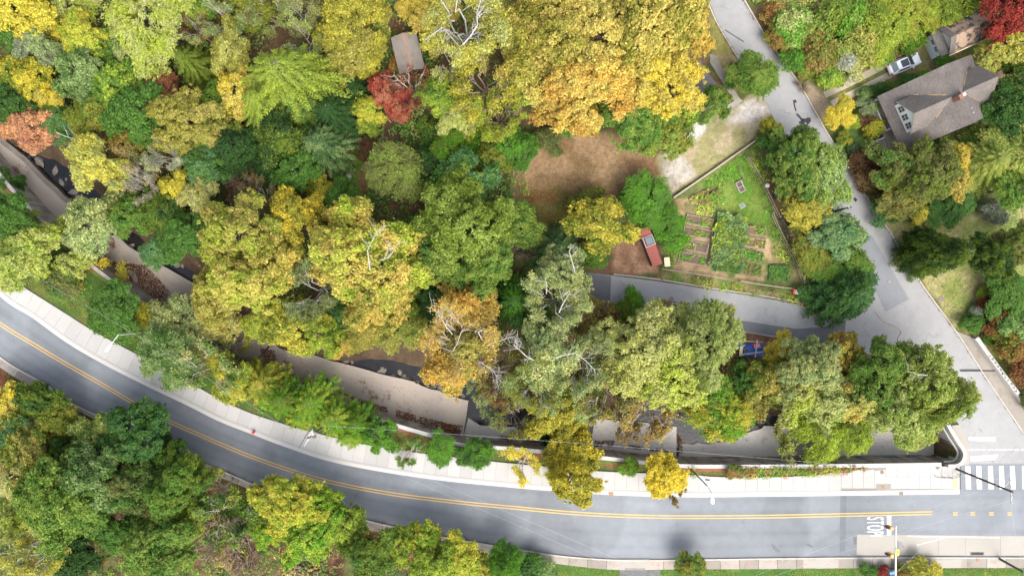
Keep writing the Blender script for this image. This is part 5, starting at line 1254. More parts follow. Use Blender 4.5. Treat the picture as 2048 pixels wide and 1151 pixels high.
def litter(polys, dens, cols, seed, z=None, s=.13, name='fallen_leaves', label='', off=.03, thr=.5):
    rg = np.random.default_rng(seed); Vs = []; Fs = []; Cs = []; b = 0
    pal = np.array([np.array(lin(PC[c] if isinstance(c, str) else c)) * .5 for c in cols])
    for poly in polys:
        pw = [P(x, y, z or 0)[:2] for x, y in poly]; a = np.array(pw); area = abs(sum(a[i-1][0]*a[i][1] - a[i][0]*a[i-1][1] for i in range(len(a)))) / 2
        n = max(3, int(area * dens)); q = pts_in(pw, n, rg); w_ = vnoise(q[:, 0], q[:, 1], .9, 4) + .25*np.clip(dline(q[:, 0], q[:, 1], pw, True), 0, .5); q = q[w_ > thr]; n = len(q)
        zz = (np.full(n, z) if z is not None else hgt(q[:, 0], q[:, 1])) + off + rg.uniform(0, .03, n)
        N = unit(np.array([0, 0, 1.]) + rg.normal(size=(n, 3))*.25); V, F = leaves(np.stack([q[:, 0], q[:, 1], zz], 1), N, s*rg.uniform(.5, 1.4, n), .7, rg)
        C = pal[rg.integers(0, len(pal), n)]; Vs.append(V); Fs.append(F + b); Cs.append(np.repeat(C, 4, 0)); b += len(V)
    stuff_obj(name, np.vstack(Vs), np.vstack(Fs), np.vstack(Cs), label, 'leaves')
def band(pts, w_):   # px polyline -> px polygon
    a = resample(pts, 12); n = normals2(a); return [tuple(p) for p in a + n*w_/2] + [tuple(p) for p in (a - n*w_/2)[::-1]]
BR = [(150,96,62), (128,78,52), (176,120,80), (110,66,46)]
litter([[(200,520),(290,530),(320,560),(345,590),(310,618),(270,590),(225,560),(195,540)],[(55,380),(85,400),(100,430),(70,430),(50,410)],[(520,695),(548,700),(560,740),(640,768),(660,780),(600,772),(540,758)],[(640,765),(700,790),(760,810),(840,832),(915,850),(912,866),(860,855),(745,820),(650,782)],[(880,845),(925,850),(920,872),(890,864)]], 130, BR, 1, -3.9, .17, thr=.37, label='brown fallen leaves drifted along the foot of the wall on the upper walkway')
litter([[(0,300),(60,370),(110,430),(80,440),(0,370)],[(545,690),(620,715),(900,800),(900,840),(745,800),(560,745)],[(230,480),(300,530),(380,580),(360,600),(240,530)]], 3, BR + [(200,170,90)], 2, -3.7, .13, label='scattered leaves on the concrete walkway')
litter([[(1190,880),(1230,880),(1225,893),(1190,892)],[(1255,888),(1330,898),(1350,906),(1260,896)],[(1000,870),(1080,880),(1080,890),(1000,884)],[(1353,870),(1364,870),(1366,914),(1353,914)]], 110, BR + [(190,150,60)], 3, -4.13, .16, thr=.43, label='leaf drift on the lower channel floor')
litter([[(1190,845),(1350,858),(1350,912),(1190,895)],[(1370,895),(1860,862),(1860,914),(1370,914)],[(945,860),(1180,878),(1180,895),(945,880)]], 2.5, [(190,160,70),(150,110,70)], 4, -4.12, .13, label='yellow leaves sprinkled on the grey channel floor')
litter([band(SR_R[1:-1], 6), band([(1487,0),(1536,80),(1590,165)], 10), band([(1431,47),(1484,127)], 9), band([(1536,592),(1640,612)], 6), band([(1227,548),(1424,576)], 6)], 26, BR + [(200,160,110)], 5, None, .13, label='dry leaves gathered along the side road kerbs', off=.13)
litter([band([(0,722),(93,776),(146,815),(233,855),(349,912),(449,952),(512,978),(712,1043),(845,1074),(1024,1106),(1124,1121)], 12), band([(0,707),(93,763),(146,801),(233,841),(349,897),(512,964),(712,1029),(845,1059),(1024,1090)], 5)], 22, BR, 6, None, .13, label='brown leaves along the lower pavement', off=.14)
litter([band([(0,748),(110,808),(233,872),(353,932),(512,994),(712,1066),(1060,1128)], 22)], 28, BR + [(90,60,44)], 7, None, .15, label='brown leaf drift behind the lower pavement')
litter([[(1225,460),(1300,455),(1316,545),(1227,548)]], 30, [(190,150,118),(160,118,90),(210,176,140)], 8, None, .14, label='bark mulch and leaves beside the red shed')
litter([[(1030,300),(1110,260),(1215,270),(1330,330),(1290,400),(1150,450),(1060,440)]], 16, [(170,130,90),(190,150,104),(130,96,64)], 9, None, .14, label='leaves scattered over the bare clearing')
litter([[(1912,664),(1945,676),(2060,840),(2055,870),(1978,764)]], 12, BR, 10, None, .12, label='leaves on the bridge pavement', off=.12)
litter([[(600,800),(1360,926),(1360,948),(1060,926),(700,884),(600,850)]], 14, BR, 11, None, .14, label='leaves on the bank behind the creek wall')

# ---------------------------------------------------------------- house
RZ = math.atan2(-.914, .406)
a = P(1754.7, 192.9, 3.0)
hs = empty('house', (a[0], a[1], 0), RZ, 'brown shingled house with white gable dormer and brick chimney', 'house')
def gable_roof(mb, p0, p1, ax, q0, q1, ze, zr, th=.18):
    """ridge along axis ax ('u' or 'v') from q0..q1; eaves at p0,p1 across"""
    pm = (p0 + p1) / 2; prof = [(p0, ze), (pm, zr), (p1, ze), (p1, ze - th), (pm, zr - th), (p0, ze - th)]; vs = []
    for q in (q0, q1):
        for p, z in prof: vs.append((q, p, z) if ax == 'u' else (p, q, z))
    fs = [(i, (i+1) % 6, 6 + (i+1) % 6, 6 + i) for i in range(6)] + [(0, 5, 4, 1), (1, 4, 3, 2), (6, 7, 10, 11), (7, 8, 9, 10)]
    mb.add(vs, fs)
rf = MB(); gable_roof(rf, 0, 13.6, 'u', 0, 8.1, 3.0, 7.7); ro = rf.build('roof', M['shingle'], hs)
rf = MB(); gable_roof(rf, 1.75, 6.25, 'v', .75, 6.9, 5.1, 7.35); gable_roof(rf, 1.7, 6.3, 'v', 6.9, 12.3, 5.0, 7.35); rf.build('dormer_roof', M['shingle'], hs)
ch = MB(); ch.box((4.45, 6.2, 7.8), (.62, .5, 1.4)); cho = ch.build('chimney', M['brick'], ro)
MB().box((4.35, 6.75, 7.75), (.42, .42, 1.3)).build('flue', M['coping'], cho)
mb = MB(); mb.tube((6.9, 7.6, 6.6), (6.9, 7.6, 7.4), .07); mb.tube((6.3, 7.7, 6.6), (6.3, 7.7, 7.3), .05); mb.build('vent_pipe', M['metal'], ro)
mb = MB(); mb.box((4.05, 7.8, 1.5), (7.3, 10.6, 3.0)); mb.add([(.45,2.5,2.95),(.45,13.1,2.95),(.45,6.8,7.2),(7.65,2.5,2.95),(7.65,13.1,2.95),(7.65,6.8,7.2)], [(0,1,2),(3,5,4),(0,2,5,3),(1,4,5,2)])
mb.build('wall', M['siding'], hs)
def dorm(mb, u0, u1, v0, v1, zb, ze, zr):
    um = (u0 + u1) / 2; mb.add([(u0,v0,zb),(u1,v0,zb),(u1,v0,ze),(um,v0,zr),(u0,v0,ze),(u0,v1,zb),(u1,v1,zb),(u1,v1,ze),(um,v1,zr),(u0,v1,ze)], [(0,1,2,3,4),(9,8,7,6,5),(0,4,9,5),(1,6,7,2)])
mb = MB(); dorm(mb, 2.05, 5.95, 1.12, 6, 3.2, 5.15, 7.1); dorm(mb, 2.05, 5.95, 7.5, 11.9, 3.0, 5.05, 7.05); mb.build('dormer_wall', M['siding'], hs)
mb = MB()
for u_, s_ in ((1.75,1),(6.25,-1)): mb.add([(u_,.72,5.1),(u_,.72,4.9),(4.0,.72,7.15),(4.0,.72,7.37)] , [(0,1,2,3) if s_ > 0 else (3,2,1,0)]); mb.add([(u_,.75,5.1),(u_,.75,4.9),(4.0,.75,7.15),(4.0,.75,7.37)] , [(3,2,1,0) if s_ > 0 else (0,1,2,3)])
mb.build('bargeboard', M['coping'], hs)
for k in range(3):
    uc = 2.85 + k * 1.15; w1 = MB()
    for dz in (0, .62): 
        for du in (-.37, 0, .37): w1.box((uc + du, 1.09, 4.2 + dz + .3), (.07, .06, .62))
    for z_ in (4.2, 4.8, 5.42): w1.box((uc, 1.09, z_), (.86, .08, .07))
    wo = w1.build('window', M['coping'], hs); MB().box((uc, 1.11, 4.8), (.76, .04, 1.2)).build('pane', M['glass'], wo)
mb = MB(); mb.box((4.05, 1.3, .3), (7.6, 2.5, .6)); mb.build('porch_floor', M['wood'], hs)
for u_ in (.35, 4.6, 7.7): MB().tube((u_, .25, .6), (u_, .25, 2.95), .15, .12, 10).build('porch_column', M['coping'], hs)
mb = MB(); mb.box((2.5, .12, 1.05), (4.2, .1, .85)); mb.box((2.5, .12, 1.5), (4.4, .18, .08)); mb.build('porch_rail', M['coping'], hs)
mb = MB()
for k in range(4): mb.box((6.4, -.15 - .35*k, .25 - .08*k), (1.9, .36, .5 - .14*k))
mb.build('front_steps', M['pad'], hs)
mb = MB(); mb.box((5.35, -.8, .5), (.2, 1.7, .7)); mb.box((7.45, -.8, .5), (.2, 1.7, .7)); mb.build('step_wall', M['coping'], hs)
mb = MB()
for (u0, v0, z0, u1, v1, z1, t0, t1) in ((1.75,3.04,5.1,4.0,6.3,7.35,0,.12),(1.75,3.04,5.1,4.0,6.3,7.35,.35,.8),(6.25,3.04,5.1,4.0,6.3,7.35,.3,.55),(1.7,10.7,5.0,4.0,7.3,7.35,.05,.7),(6.3,10.7,5.0,4.0,7.3,7.35,.0,.75)):
    for i in range(8):
        ta, tb = t0 + (t1-t0)*i/8, t0 + (t1-t0)*(i+1)/8; w_ = random.uniform(.03, .13); a_ = [u0+(u1-u0)*ta, v0+(v1-v0)*ta, z0+(z1-z0)*ta+.05]; b2 = [u0+(u1-u0)*tb, v0+(v1-v0)*tb, z0+(z1-z0)*tb+.05]
        mb.add([(a_[0]-w_, a_[1], a_[2]+.02), (a_[0]+w_, a_[1], a_[2]+.02), (b2[0]+w_, b2[1], b2[2]+.02), (b2[0]-w_, b2[1], b2[2]+.02)], [(0,1,2,3)])
mb.build('leaf_drift', mottled('drift', (.3,.2,.11), .3, 2, 9), ro); ro.children[-1]['kind'] = 'stuff'
# air conditioner and bins by the side wall
ac = empty('air_conditioner', P(1822, 163, 0), RZ, 'grey metal air conditioner box at the side wall of the house', 'air conditioner')
MB().box((0, 0, .4), (.8, .7, .8)).build('casing', M['metal'], ac); MB().tube((0, 0, .8), (0, 0, .84), .3, .3, 14).build('fan_grille', M['darkmetal'], ac)
# garage
a = P(1847, 83, 0); gr = empty('garage', (a[0], a[1], 0), RZ, 'small garage with pale door, white gable and leaf covered roof', 'garage')
MB().box((1.3, 3.4, 1.25), (3.4, 5.0, 2.5)).build('wall', M['siding'], gr)
mb = MB(); mb.add([(-.35,.92,2.5),(2.95,.92,2.5),(1.3,.92,3.95)], [(0,1,2)]); mb.add([(-.35,5.9,2.5),(2.95,5.9,2.5),(1.3,5.9,3.95)], [(0,2,1)]); mb.build('gable', M['coping'], gr)
MB().box((1.28, .46, 1.05), (2.9, .9, 2.1)).build('door_bay', M['siding'], gr)
mb = MB(); mb.add([(-.4,-.12,2.08),(3.0,-.12,2.08),(3.0,.98,2.62),(-.4,.98,2.62),(-.4,-.12,1.98),(3.0,-.12,1.98),(3.0,.98,2.5),(-.4,.98,2.5)], [(0,1,2,3),(7,6,5,4),(0,4,5,1),(1,5,6,2),(3,7,4,0)]); mb.build('pent_roof', M['shingle'], gr)
dr = MB().box((1.28, -.02, 1.0), (2.5, .06, 2.0)).build('garage_door', mottled('door_paint', (.5,.56,.55), .05), gr)
for u_ in (.75, 1.8):
    mb = MB()
    for i in (-1, 0, 1):
        for z_ in (1.5, 1.72): mb.box((u_ + i*.24, -.055, z_), (.19, .03, .17))
    mb.build('door_window', M['glass'], dr)
rf = MB(); gable_roof(rf, -.65, 3.25, 'v', .7, 6.3, 2.45, 4.05, .14); rg_ = rf.build('roof', M['leafroof'], gr)
rf = MB(); gable_roof(rf, -.68, 3.28, 'v', .66, 1.5, 2.47, 4.09, .1); rf.build('roof_edge', M['shingle'], gr)
mb = MB(); mb.box((3.3, 3.5, 2.38), (.12, 5.6, .1)); mb.box((-.7, 3.5, 2.38), (.12, 5.6, .1)); mb.build('gutter', M['cream'], gr)
# wooden shed in the wood, long red roofed shed by the garden
a, b = P(805, 66, 3.0), P(823, 140, 3.0); an = math.atan2(b[1]-a[1], b[0]-a[0]); Ls = math.hypot(b[0]-a[0], b[1]-a[1])
sh = empty('shed', (a[0], a[1], 0), an, 'old grey tin roofed shed standing among the trees', 'shed')
rf = MB(); gable_roof(rf, -1.75, 1.75, 'u', 0, Ls, 2.3, 3.0, .08); r_o = rf.build('roof', M['tin'], sh)
mb = MB(); mb.box((Ls/2, 0, 3.0), (Ls, .14, .05)); mb.build('ridge_cap', M['rust'], r_o)
MB().box((Ls/2, 0, 1.1), (Ls - .4, 3.0, 2.4)).build('wall', M['darkwood'], sh)
a, b = P(1287, 457, 2.1), P(1315.5, 530, 2.1); an = math.atan2(b[1]-a[1], b[0]-a[0]); Ls = math.hypot(b[0]-a[0], b[1]-a[1])
rs = empty('long_shed', (a[0], a[1], 0), an, 'long narrow shed with red metal roof at the garden edge', 'shed')
mb = MB(); mb.add([(0,-.7,2.0),(Ls,-.62,2.0),(Ls,.62,2.3),(0,.75,2.3),(0,-.7,1.94),(Ls,-.62,1.94),(Ls,.62,2.24),(0,.75,2.24)], [(0,1,2,3),(7,6,5,4),(0,4,5,1),(1,5,6,2),(2,6,7,3),(3,7,4,0)]); mb.build('roof', M['redmetal'], rs)
MB().box((Ls/2, 0, 1.0), (Ls - .3, 1.1, 1.95)).build('wall', M['darkwood'], rs)
mb = MB()
for x0 in (1.15, 2.45): mb.box((x0, 0.02, 2.34), (.08, 1.5, .08))
mb.box((1.8, -.62, 2.3), (1.4, .08, .08)); mb.box((1.8, .66, 2.4), (1.4, .08, .08)); mb.build('roof_frame', M['coping'], rs)
MB().box((1.8, .05, 2.4), (1.0, .9, .06)).build('roof_panel', plain('grey_panel', (.12,.15,.18), .5, .3), rs)
bx = empty('potting_table', P(1331.5, 524, 0), .1, 'pale cream table top beside the red roofed shed', 'table')
MB().box((0, 0, .82), (.75, 1.25, .06)).build('table_top', M['cream'], bx)
for i in (-.3, .3):
    for j in (-.5, .5): MB().box((i, j, .4), (.06, .06, .8)).build('leg', M['wood'], bx)

# ---------------------------------------------------------------- car
cx, cy, _ = P(1808.5, 127.5, .7); car = empty('parked_car', (cx, cy, .03), math.radians(22.5), 'white car with black glass roof parked on the drive by the garage', 'car')
st = [(-2.32,.60,.50,.72),(-2.22,.78,.42,.88),(-2.0,.87,.28,.97),(-1.4,.92,.22,.99),(-.4,.93,.22,.98),(.6,.92,.22,.97),(1.1,.91,.22,.95),(1.7,.88,.26,.86),(2.08,.80,.32,.76),(2.25,.66,.42,.64),(2.32,.48,.46,.56)]
vs = []; fs = []
for x, w_, z0, z1 in st:
    h_ = z1 - z0
    for yy, zz in ((-w_*.86, z0), (-w_, z0 + h_*.35), (-w_*.99, z0 + h_*.72), (-w_*.86, z1 - .03), (-w_*.4, z1 + .02), (w_*.4, z1 + .02), (w_*.86, z1 - .03), (w_*.99, z0 + h_*.72), (w_, z0 + h_*.35), (w_*.86, z0)): vs.append((x, yy, zz))
for k in range(len(st) - 1):
    for i in range(10): j = (i + 1) % 10; fs.append((10*k + i, 10*k + 10 + i, 10*k + 10 + j, 10*k + j))
fs += [tuple(range(10)), tuple(range(10*len(st) - 1, 10*len(st) - 11, -1))]
o = MB().add(vs, fs).build('body', M['carpaint'], car, smooth=True)
# greenhouse ring points: base and roof
bp = [(-2.0,.66),(-1.55,.80),(.5,.80),(1.12,.66)]; tp = [(-1.38,.52),(-1.15,.60),(.02,.60),(.3,.54)]
def quad(mb, *p): mb.add(p, [tuple(range(len(p)))])
B_ = lambda i, s: (bp[i][0], s*bp[i][1], .95); T_ = lambda i, s: (tp[i][0], s*tp[i][1], 1.40 if i in (0, 3) else 1.43)
mb = MB(); quad(mb, B_(3,-1), B_(3,1), T_(3,1), T_(3,-1)); mb.build('windscreen', M['glass'], car)
mb = MB(); quad(mb, B_(0,1), B_(0,-1), T_(0,-1), T_(0,1)); mb.build('rear_window', plain('rear_glass', (.16,.2,.2), .1, .6), car)
for s_ in (1, -1):
    q = [B_(1,s_), B_(2,s_), T_(2,s_), T_(1,s_)]; mb = MB(); quad(mb, *(q if s_ < 0 else q[::-1])); mb.build('side_window', M['glass'], car)
mb = MB()
for s_ in (1, -1):
    for q in ([B_(0,s_), B_(1,s_), T_(1,s_), T_(0,s_)], [B_(2,s_), B_(3,s_), T_(3,s_), T_(2,s_)]): quad(mb, *(q if s_ < 0 else q[::-1]))
quad(mb, T_(0,-1), T_(1,-1), T_(2,-1), T_(3,-1), T_(3,1), T_(2,1), T_(1,1), T_(0,1)); mb.build('roof', M['carpaint'], car)
MB().box((-.32, 0, 1.435), (1.05, .96, .03)).build('glass_roof', M['glass'], car)
for s_ in (1, -1):
    MB().box((-.45, s_*.62, 1.45), (1.3, .05, .05)).build('roof_rail', M['metal'], car)
    MB().blob((.75, s_*1.0, 1.0), (.1, .12, .08)).build('mirror', M['carpaint'], car, smooth=True)
    MB().blob((2.05, s_*.62, .70), (.22, .16, .07)).build('headlight', M['lamp'], car, smooth=True)
    MB().blob((-2.14, s_*.66, .86), (.16, .2, .07)).build('tail_light', M['redlamp'], car, smooth=True)
    for x_ in (-1.42, 1.42):
        wo = MB().tube((x_, s_*.72, .32), (x_, s_*.945, .32), .33, .33, 20).build('tyre', M['tyre'], car); MB().tube((x_, s_*.9, .32), (x_, s_*.955, .32), .2, .2, 12).build('rim', M['metal'], wo)

# ---------------------------------------------------------------- vegetable garden
def fence(name, pts, label, h=1.2, post=1.9, rails=(.45, 1.15), mat='wood', thick=.07, mesh=None):
    pl = resample([P(x, y)[:2] for x, y in pts], post); o = empty(name, (*pl[0], 0), 0, label, 'fence'); r = pl - pl[0]
    for q in r: MB().box((q[0], q[1], h/2), (.11, .11, h)).build('post', M[mat], o)
    for z in rails:
        mb = MB()
        for a, b in zip(r[:-1], r[1:]): mb.tube((*a, z), (*b, z), thick/2, thick/2, 5)
        mb.build('rail', M[mat], o)
    return o
fence('garden_fence', [(1491,318),(1515,354),(1535,395),(1555,436)], 'upper half of the long timber garden fence by the big green tree')
fence('garden_fence', [(1557,440),(1572,466),(1588,493)], 'middle bay of the timber garden fence with double rails', 1.5, 1.3, (.4,.8,1.2,1.5), 'darkwood', .09)
fence('garden_fence', [(1541,428),(1556,464),(1590,530),(1603,566)], 'inner low fence beside the dense round bed')
fence('garden_fence', [(1590,496),(1624,559)], 'lower end of the long garden fence at the road side', 1.2, 1.6)
fence('garden_fence', [(1624,560),(1595,580)], 'short grey corner fence at the mailbox', 1.3, 1.0, (.3,.6,.9,1.2,1.3), 'wood', .14)
fence('garden_fence', [(1322,538),(1386,547),(1452,558)], 'rail fence along the alley left of the garden gate', 1.1, 2.2, (.5,1.05), 'wood', .1)
fence('garden_fence', [(1478,562),(1534,571),(1582,577)], 'rail fence along the alley right of the garden gate', 1.1, 2.2, (.5,1.05), 'wood', .1)
fence('garden_fence', [(1476,337),(1484,358)], 'short wire trellis beside the cold frame', .8, 1.2, (.4,.8), 'wood', .05)
wl_ = resample([P(1511,281)[:2], P(1430,338)[:2], P(1346,396)[:2]], .9); lw = empty('low_wall', (*wl_[0], 0), 0, 'low pale stone wall between the gravel parking and the garden', 'wall'); r = wl_ - wl_[0]
mb = MB(); strip(mb, r, -.09, .09, -.1, .4); mb.build('wall_face', M['stone'], lw); mb = MB(); strip(mb, r, -.11, .11, .4, .46); mb.build('coping', M['wood'], lw)
def bed(x0, y0, x1, y1, w_, label, cols, hoops=0, dens=22, hgt_=.35, seed=0, frame=True, group='raised vegetable beds', thr=.38):
    a = P(x0, y0); b = P(x1, y1); an = math.atan2(b[1]-a[1], b[0]-a[0]); L = math.hypot(b[0]-a[0], b[1]-a[1])
    o = empty('raised_bed', ((a[0]+b[0])/2, (a[1]+b[1])/2, 0), an, label, 'garden bed', group)
    if frame:
        mb = MB()
        for s_ in (1, -1): mb.box((0, s_*w_/2, .14), (L + .1, .07, .3)); mb.box((s_*L/2, 0, .138), (.07, w_ - .08, .296))
        mb.build('frame', M['wood'], o)
    MB().box((0, 0, .08), (L - .08, w_ - .08, .2)).build('soil', M['soil'], o)
    rg = np.random.default_rng(seed); n = int(L*w_*dens); q = rg.uniform(-.5, .5, (n, 2))*np.array([L*.94, w_*.86]); keep = vnoise(q[:, 0]+seed, q[:, 1], 1.1, 2) > thr; q = q[keep]; n = len(q); per = 10
    ci = np.repeat(np.arange(n), per); d = unit(rg.normal(size=(n*per, 3))); d[:, 2] = np.abs(d[:, 2]); Pt = np.stack([q[ci, 0]+d[:, 0]*.16, q[ci, 1]+d[:, 1]*.16, .18 + hgt_*d[:, 2]*rg.uniform(.5, 1, n*per)], 1)
    V, F = leaves(Pt, unit(d + np.array([0, 0, .8])), .17*rg.uniform(.6, 1.3, n*per), .6, rg); pal = np.array([np.array(lin(PC[c]))*KL for c in cols]); C = np.repeat(pal[rg.integers(0, len(pal), n)][ci], 4, 0)
    m = mesh_np('crops', V, F, M['plants']); put_attr(m, 'Col', C); link(tag(bpy.data.objects.new('crops', m), kind='stuff'), o)
    for k in range(hoops):
        x_ = L*(-.45 + .9*k/max(1, hoops - 1)); mb = MB(); mb.path([(x_, w_/2*math.cos(t), .2 + .6*math.sin(t)) for t in np.linspace(0, math.pi, 9)], .025, 5); mb.build('hoop', M['coping'], o)
    return o
bed(1372,437,1424,448,1.15,'upper left raised bed nearest the grass, with trailing greens',['bright','green','moss','tan'],seed=1)
bed(1367,461,1423,470,1.15,'second raised bed from the top on the left side',['green','moss','tan','bright'],seed=2,dens=14)
bed(1362,488,1415,497,1.25,'left raised bed with two white hoops',['lime','bright','moss'],3,6,.3,3)
bed(1358,512,1410,523,1.2,'lowest left raised bed with a bright lettuce half',['bright','bright','green'],0,16,.3,4)
bed(1488,457,1532,463,1.1,'upper right bed with small green rows',['green','bright','moss','tan'],seed=5,frame=False)
bed(1483,481,1530,489,1.25,'framed right bed with sparse seedlings',['lime','moss','tan'],seed=6,dens=10)
bed(1480,508,1526,516,1.5,'right bed of tall bright leaves',['bright','green','mid'],seed=7,dens=26,frame=False,hgt_=.6)
bed(1477,533,1522,543,1.5,'lowest right bed with dark reddish leaves',['moss','mid','brown','green'],seed=8,dens=26,frame=False,hgt_=.5)
bed(1398,408,1440,386,1.6,'slanting bed of climbing beans below the grass',['moss','bright','tan','green'],seed=9,dens=26,frame=False,hgt_=.8)
bed(1378,402,1425,378,.9,'slanting narrow bed along the low stone wall',['lime','moss','tan'],seed=10,dens=16,frame=False,hgt_=.4)
bed(1536,544,1578,546,2.3,'dense dark green strawberry patch in the garden corner',['mid','green','dark'],seed=11,dens=46,frame=False,hgt_=.45,thr=0)
# one cabbage, copied over the broad centre bed
rg = np.random.default_rng(77); V_ = []; F_ = []; b_ = 0
for k in range(15):
    t = k*2.4; tilt = .25 + .9*(k/15); L = .17 + .012*k; c, s_ = math.cos(t), math.sin(t); up = np.array([0, 0, 1.]); o_ = np.array([c, s_, 0]); d = o_*math.sin(tilt) + up*math.cos(tilt)*.9; w_ = np.array([-s_, c, 0])
    base = up*.1; tip = base + d*L*1.3; v = [base - w_*.03, base + d*L*.7 - w_*L*.5 + up*.02, tip, base + d*L*.7 + w_*L*.5 + up*.02]; V_ += v; F_.append((b_, b_+1, b_+2, b_+3)); b_ += 4
cab = mesh_np('cabbage', np.array(V_), np.array(F_), M['leaf'])
ctr = [P(1437, 434), P(1487, 441), P(1472, 543), P(1421, 531)]; nb = 0
for i in range(9):
    for j in range(18):
        u_, v_ = (i + .5 + random.uniform(-.3, .3))/9, (j + .5 + random.uniform(-.3, .3))/18
        x = (ctr[0][0]*(1-u_)+ctr[1][0]*u_)*(1-v_) + (ctr[3][0]*(1-u_)+ctr[2][0]*u_)*v_; y = (ctr[0][1]*(1-u_)+ctr[1][1]*u_)*(1-v_) + (ctr[3][1]*(1-u_)+ctr[2][1]*u_)*v_
        o = bpy.data.objects.new('cabbage_plant', cab); o.location = (x, y, .12); s_ = random.uniform(1.8, 2.7); o.scale = (s_, s_, s_*1.1); o.rotation_euler = (0, 0, random.uniform(0, 6.3)); link(o)
        q = random.random(); c1 = lin(PC['blue' if q < .5 else 'green' if q < .75 else 'lime']); o.color = (*[v*KL*1.0 for v in c1], 1); o['leaf_tone'] = [v*KL*1.1 for v in lin(PC['sage' if q < .6 else 'fuzz'])]
        tag(o, 'pale blue green cabbage plant in the broad centre bed', 'cabbage', 'cabbages in the broad centre bed')
struct(MB().poly([c[:2] for c in ctr], 0, .14), 'bed_soil', M['soil'])
cf = empty('cold_frame', P(1480, 374), math.radians(115), 'small wooden cold frame lying on the garden grass', 'cold frame')
mb = MB()
for s_ in (1, -1): mb.box((0, s_*.4, .15), (1.45, .08, .3)); mb.box((s_*.72, 0, .148), (.08, .74, .29))
mb.box((0, 0, .25), (.08, .72, .08)); mb.build('frame', M['coping'], cf); MB().box((0, 0, .06), (1.35, .72, .12)).build('soil', M['soil'], cf)
wr = empty('wire_rack', P(1484, 411), .5, 'small grey slatted rack lying on the garden grass', 'rack')
mb = MB()
for k in range(6): mb.box((-.35 + k*.14, 0, .09), (.04, .6, .04))
mb.build('slats', M['metal'], wr); mb = MB()
for s_ in (1, -1): mb.box((0, s_*.3, .05), (.8, .05, .05))
mb.build('frame', M['metal'], wr)
br = empty('barrel', P(1551, 393), 0, 'black round barrel outside the garden fence', 'barrel')
MB().tube((0, 0, 0), (0, 0, .8), .36, .33, 16).build('drum', M['darkmetal'], br); MB().tube((0, 0, .81), (0, 0, .85), .25, .22, 14).build('lid', plain('barrel_lid', (.06,.07,.1), .3), br)
bh = empty('bird_house', P(1524, 375), .4, 'white bird house on a post of the garden fence', 'bird house'); MB().tube((0, 0, 0), (0, 0, 1.6), .04).build('post', M['wood'], bh)
MB().box((0, 0, 1.75), (.4, .4, .35)).build('box', M['coping'], bh); MB().blob((0, 0, 2.0), (.33, .33, .12)).build('roof', M['coping'], bh)
mbx = empty('mailbox', P(1587, 584), -.15, 'grey box with a red door at the garden corner', 'mailbox'); MB().tube((0, 0, 0), (0, 0, 1.0), .05).build('post', M['wood'], mbx)
MB().box((.15, 0, 1.2), (.95, .6, .45)).build('box', plain('box_grey', (.22,.24,.26), .5), mbx); MB().box((-.45, 0, 1.2), (.24, .56, .4)).build('door', M['red'], mbx)
wb = empty('water_bucket', P(1443, 431), 0, 'grey bucket at the top of the cabbage bed', 'bucket'); MB().tube((0, 0, .1), (0, 0, .55), .22, .27, 14).build('pail', M['metal'], wb); MB().path([(.26*math.cos(t), 0, .55+.2*math.sin(t)) for t in np.linspace(0, math.pi, 7)], .012).build('handle', M['darkmetal'], wb)
gc = empty('garden_chair', P(700, 354), .6, 'small white garden chair on the little lawn in the wood', 'chair')
MB().box((0, 0, .42), (.5, .5, .05)).build('seat', M['coping'], gc); MB().box((0, .25, .7), (.5, .05, .5)).build('backrest', M['coping'], gc)
for i in (-.2, .2):
    for j in (-.2, .2): MB().box((i, j, .2), (.04, .04, .4)).build('leg', M['coping'], gc)
# heap of junk beside the alley
tp_ = MB(); rg = np.random.default_rng(4); vs = []; nx_, ny_ = 12, 7
for i in range(nx_):
    for j in range(ny_): vs.append((i*.3 + rg.normal()*.05, j*.28 + rg.normal()*.05, .55 + .3*vnoise(np.array([i*.5]), np.array([j*.6]), .8)[0] - (.45 if i in (0, nx_-1) or j in (0, ny_-1) else 0)))
fs = [(i*ny_+j, (i+1)*ny_+j, (i+1)*ny_+j+1, i*ny_+j+1) for i in range(nx_-1) for j in range(ny_-1)]
o = tp_.add(vs, fs).build('tarpaulin', M['blue'], None, smooth=True); o.location = P(1480, 712); o.location.z = 0; tag(o, 'crumpled blue tarpaulin over the junk heap beside the alley', 'tarpaulin')
def junk(name, x, y, rz, label, cat, parts):
    o = empty(name, P(x, y), rz, label, cat)
    for nm, mb, mt in parts: mb.build(nm, mt, o)
junk('steel_drum', 1487, 699, 0, 'round grey drum on the junk heap', 'drum', [('drum', MB().tube((0,0,0),(0,0,1.15),.34,.34,16), plain('drum_paint',(.2,.28,.34),.4)), ('rim', MB().tube((0,0,1.15),(0,0,1.19),.3,.3,16), M['darkmetal'])])
junk('plastic_crate', 1508, 690, .2, 'pink red crate on the junk heap', 'crate', [('box', MB().box((0,0,.7),(.8,.5,.9)), plain('pink_plastic',(.55,.12,.14))), ('rim', MB().box((0,0,1.17),(.86,.56,.06)), plain('pink_rim',(.6,.2,.2)))])
junk('plastic_crate', 1472, 689, .5, 'dark blue crate at the left end of the junk heap', 'crate', [('box', MB().box((0,0,.6),(.9,.7,1.0)), plain('navy_plastic',(.03,.05,.12))), ('rim', MB().box((0,0,1.12),(.96,.76,.06)), plain('navy_rim',(.05,.08,.2)))])
junk('timber_beam', 1497, 704, .12, 'long white beam lying flat across the junk heap', 'beam', [('beam', MB().box((0,0,1.25),(3.1,.16,.14)), M['coping'])])
junk('timber_beam', 1505, 695, 1.45, 'white beam lying crosswise on the junk heap', 'beam', [('beam', MB().box((0,0,1.4),(2.4,.14,.12)), M['coping'])])
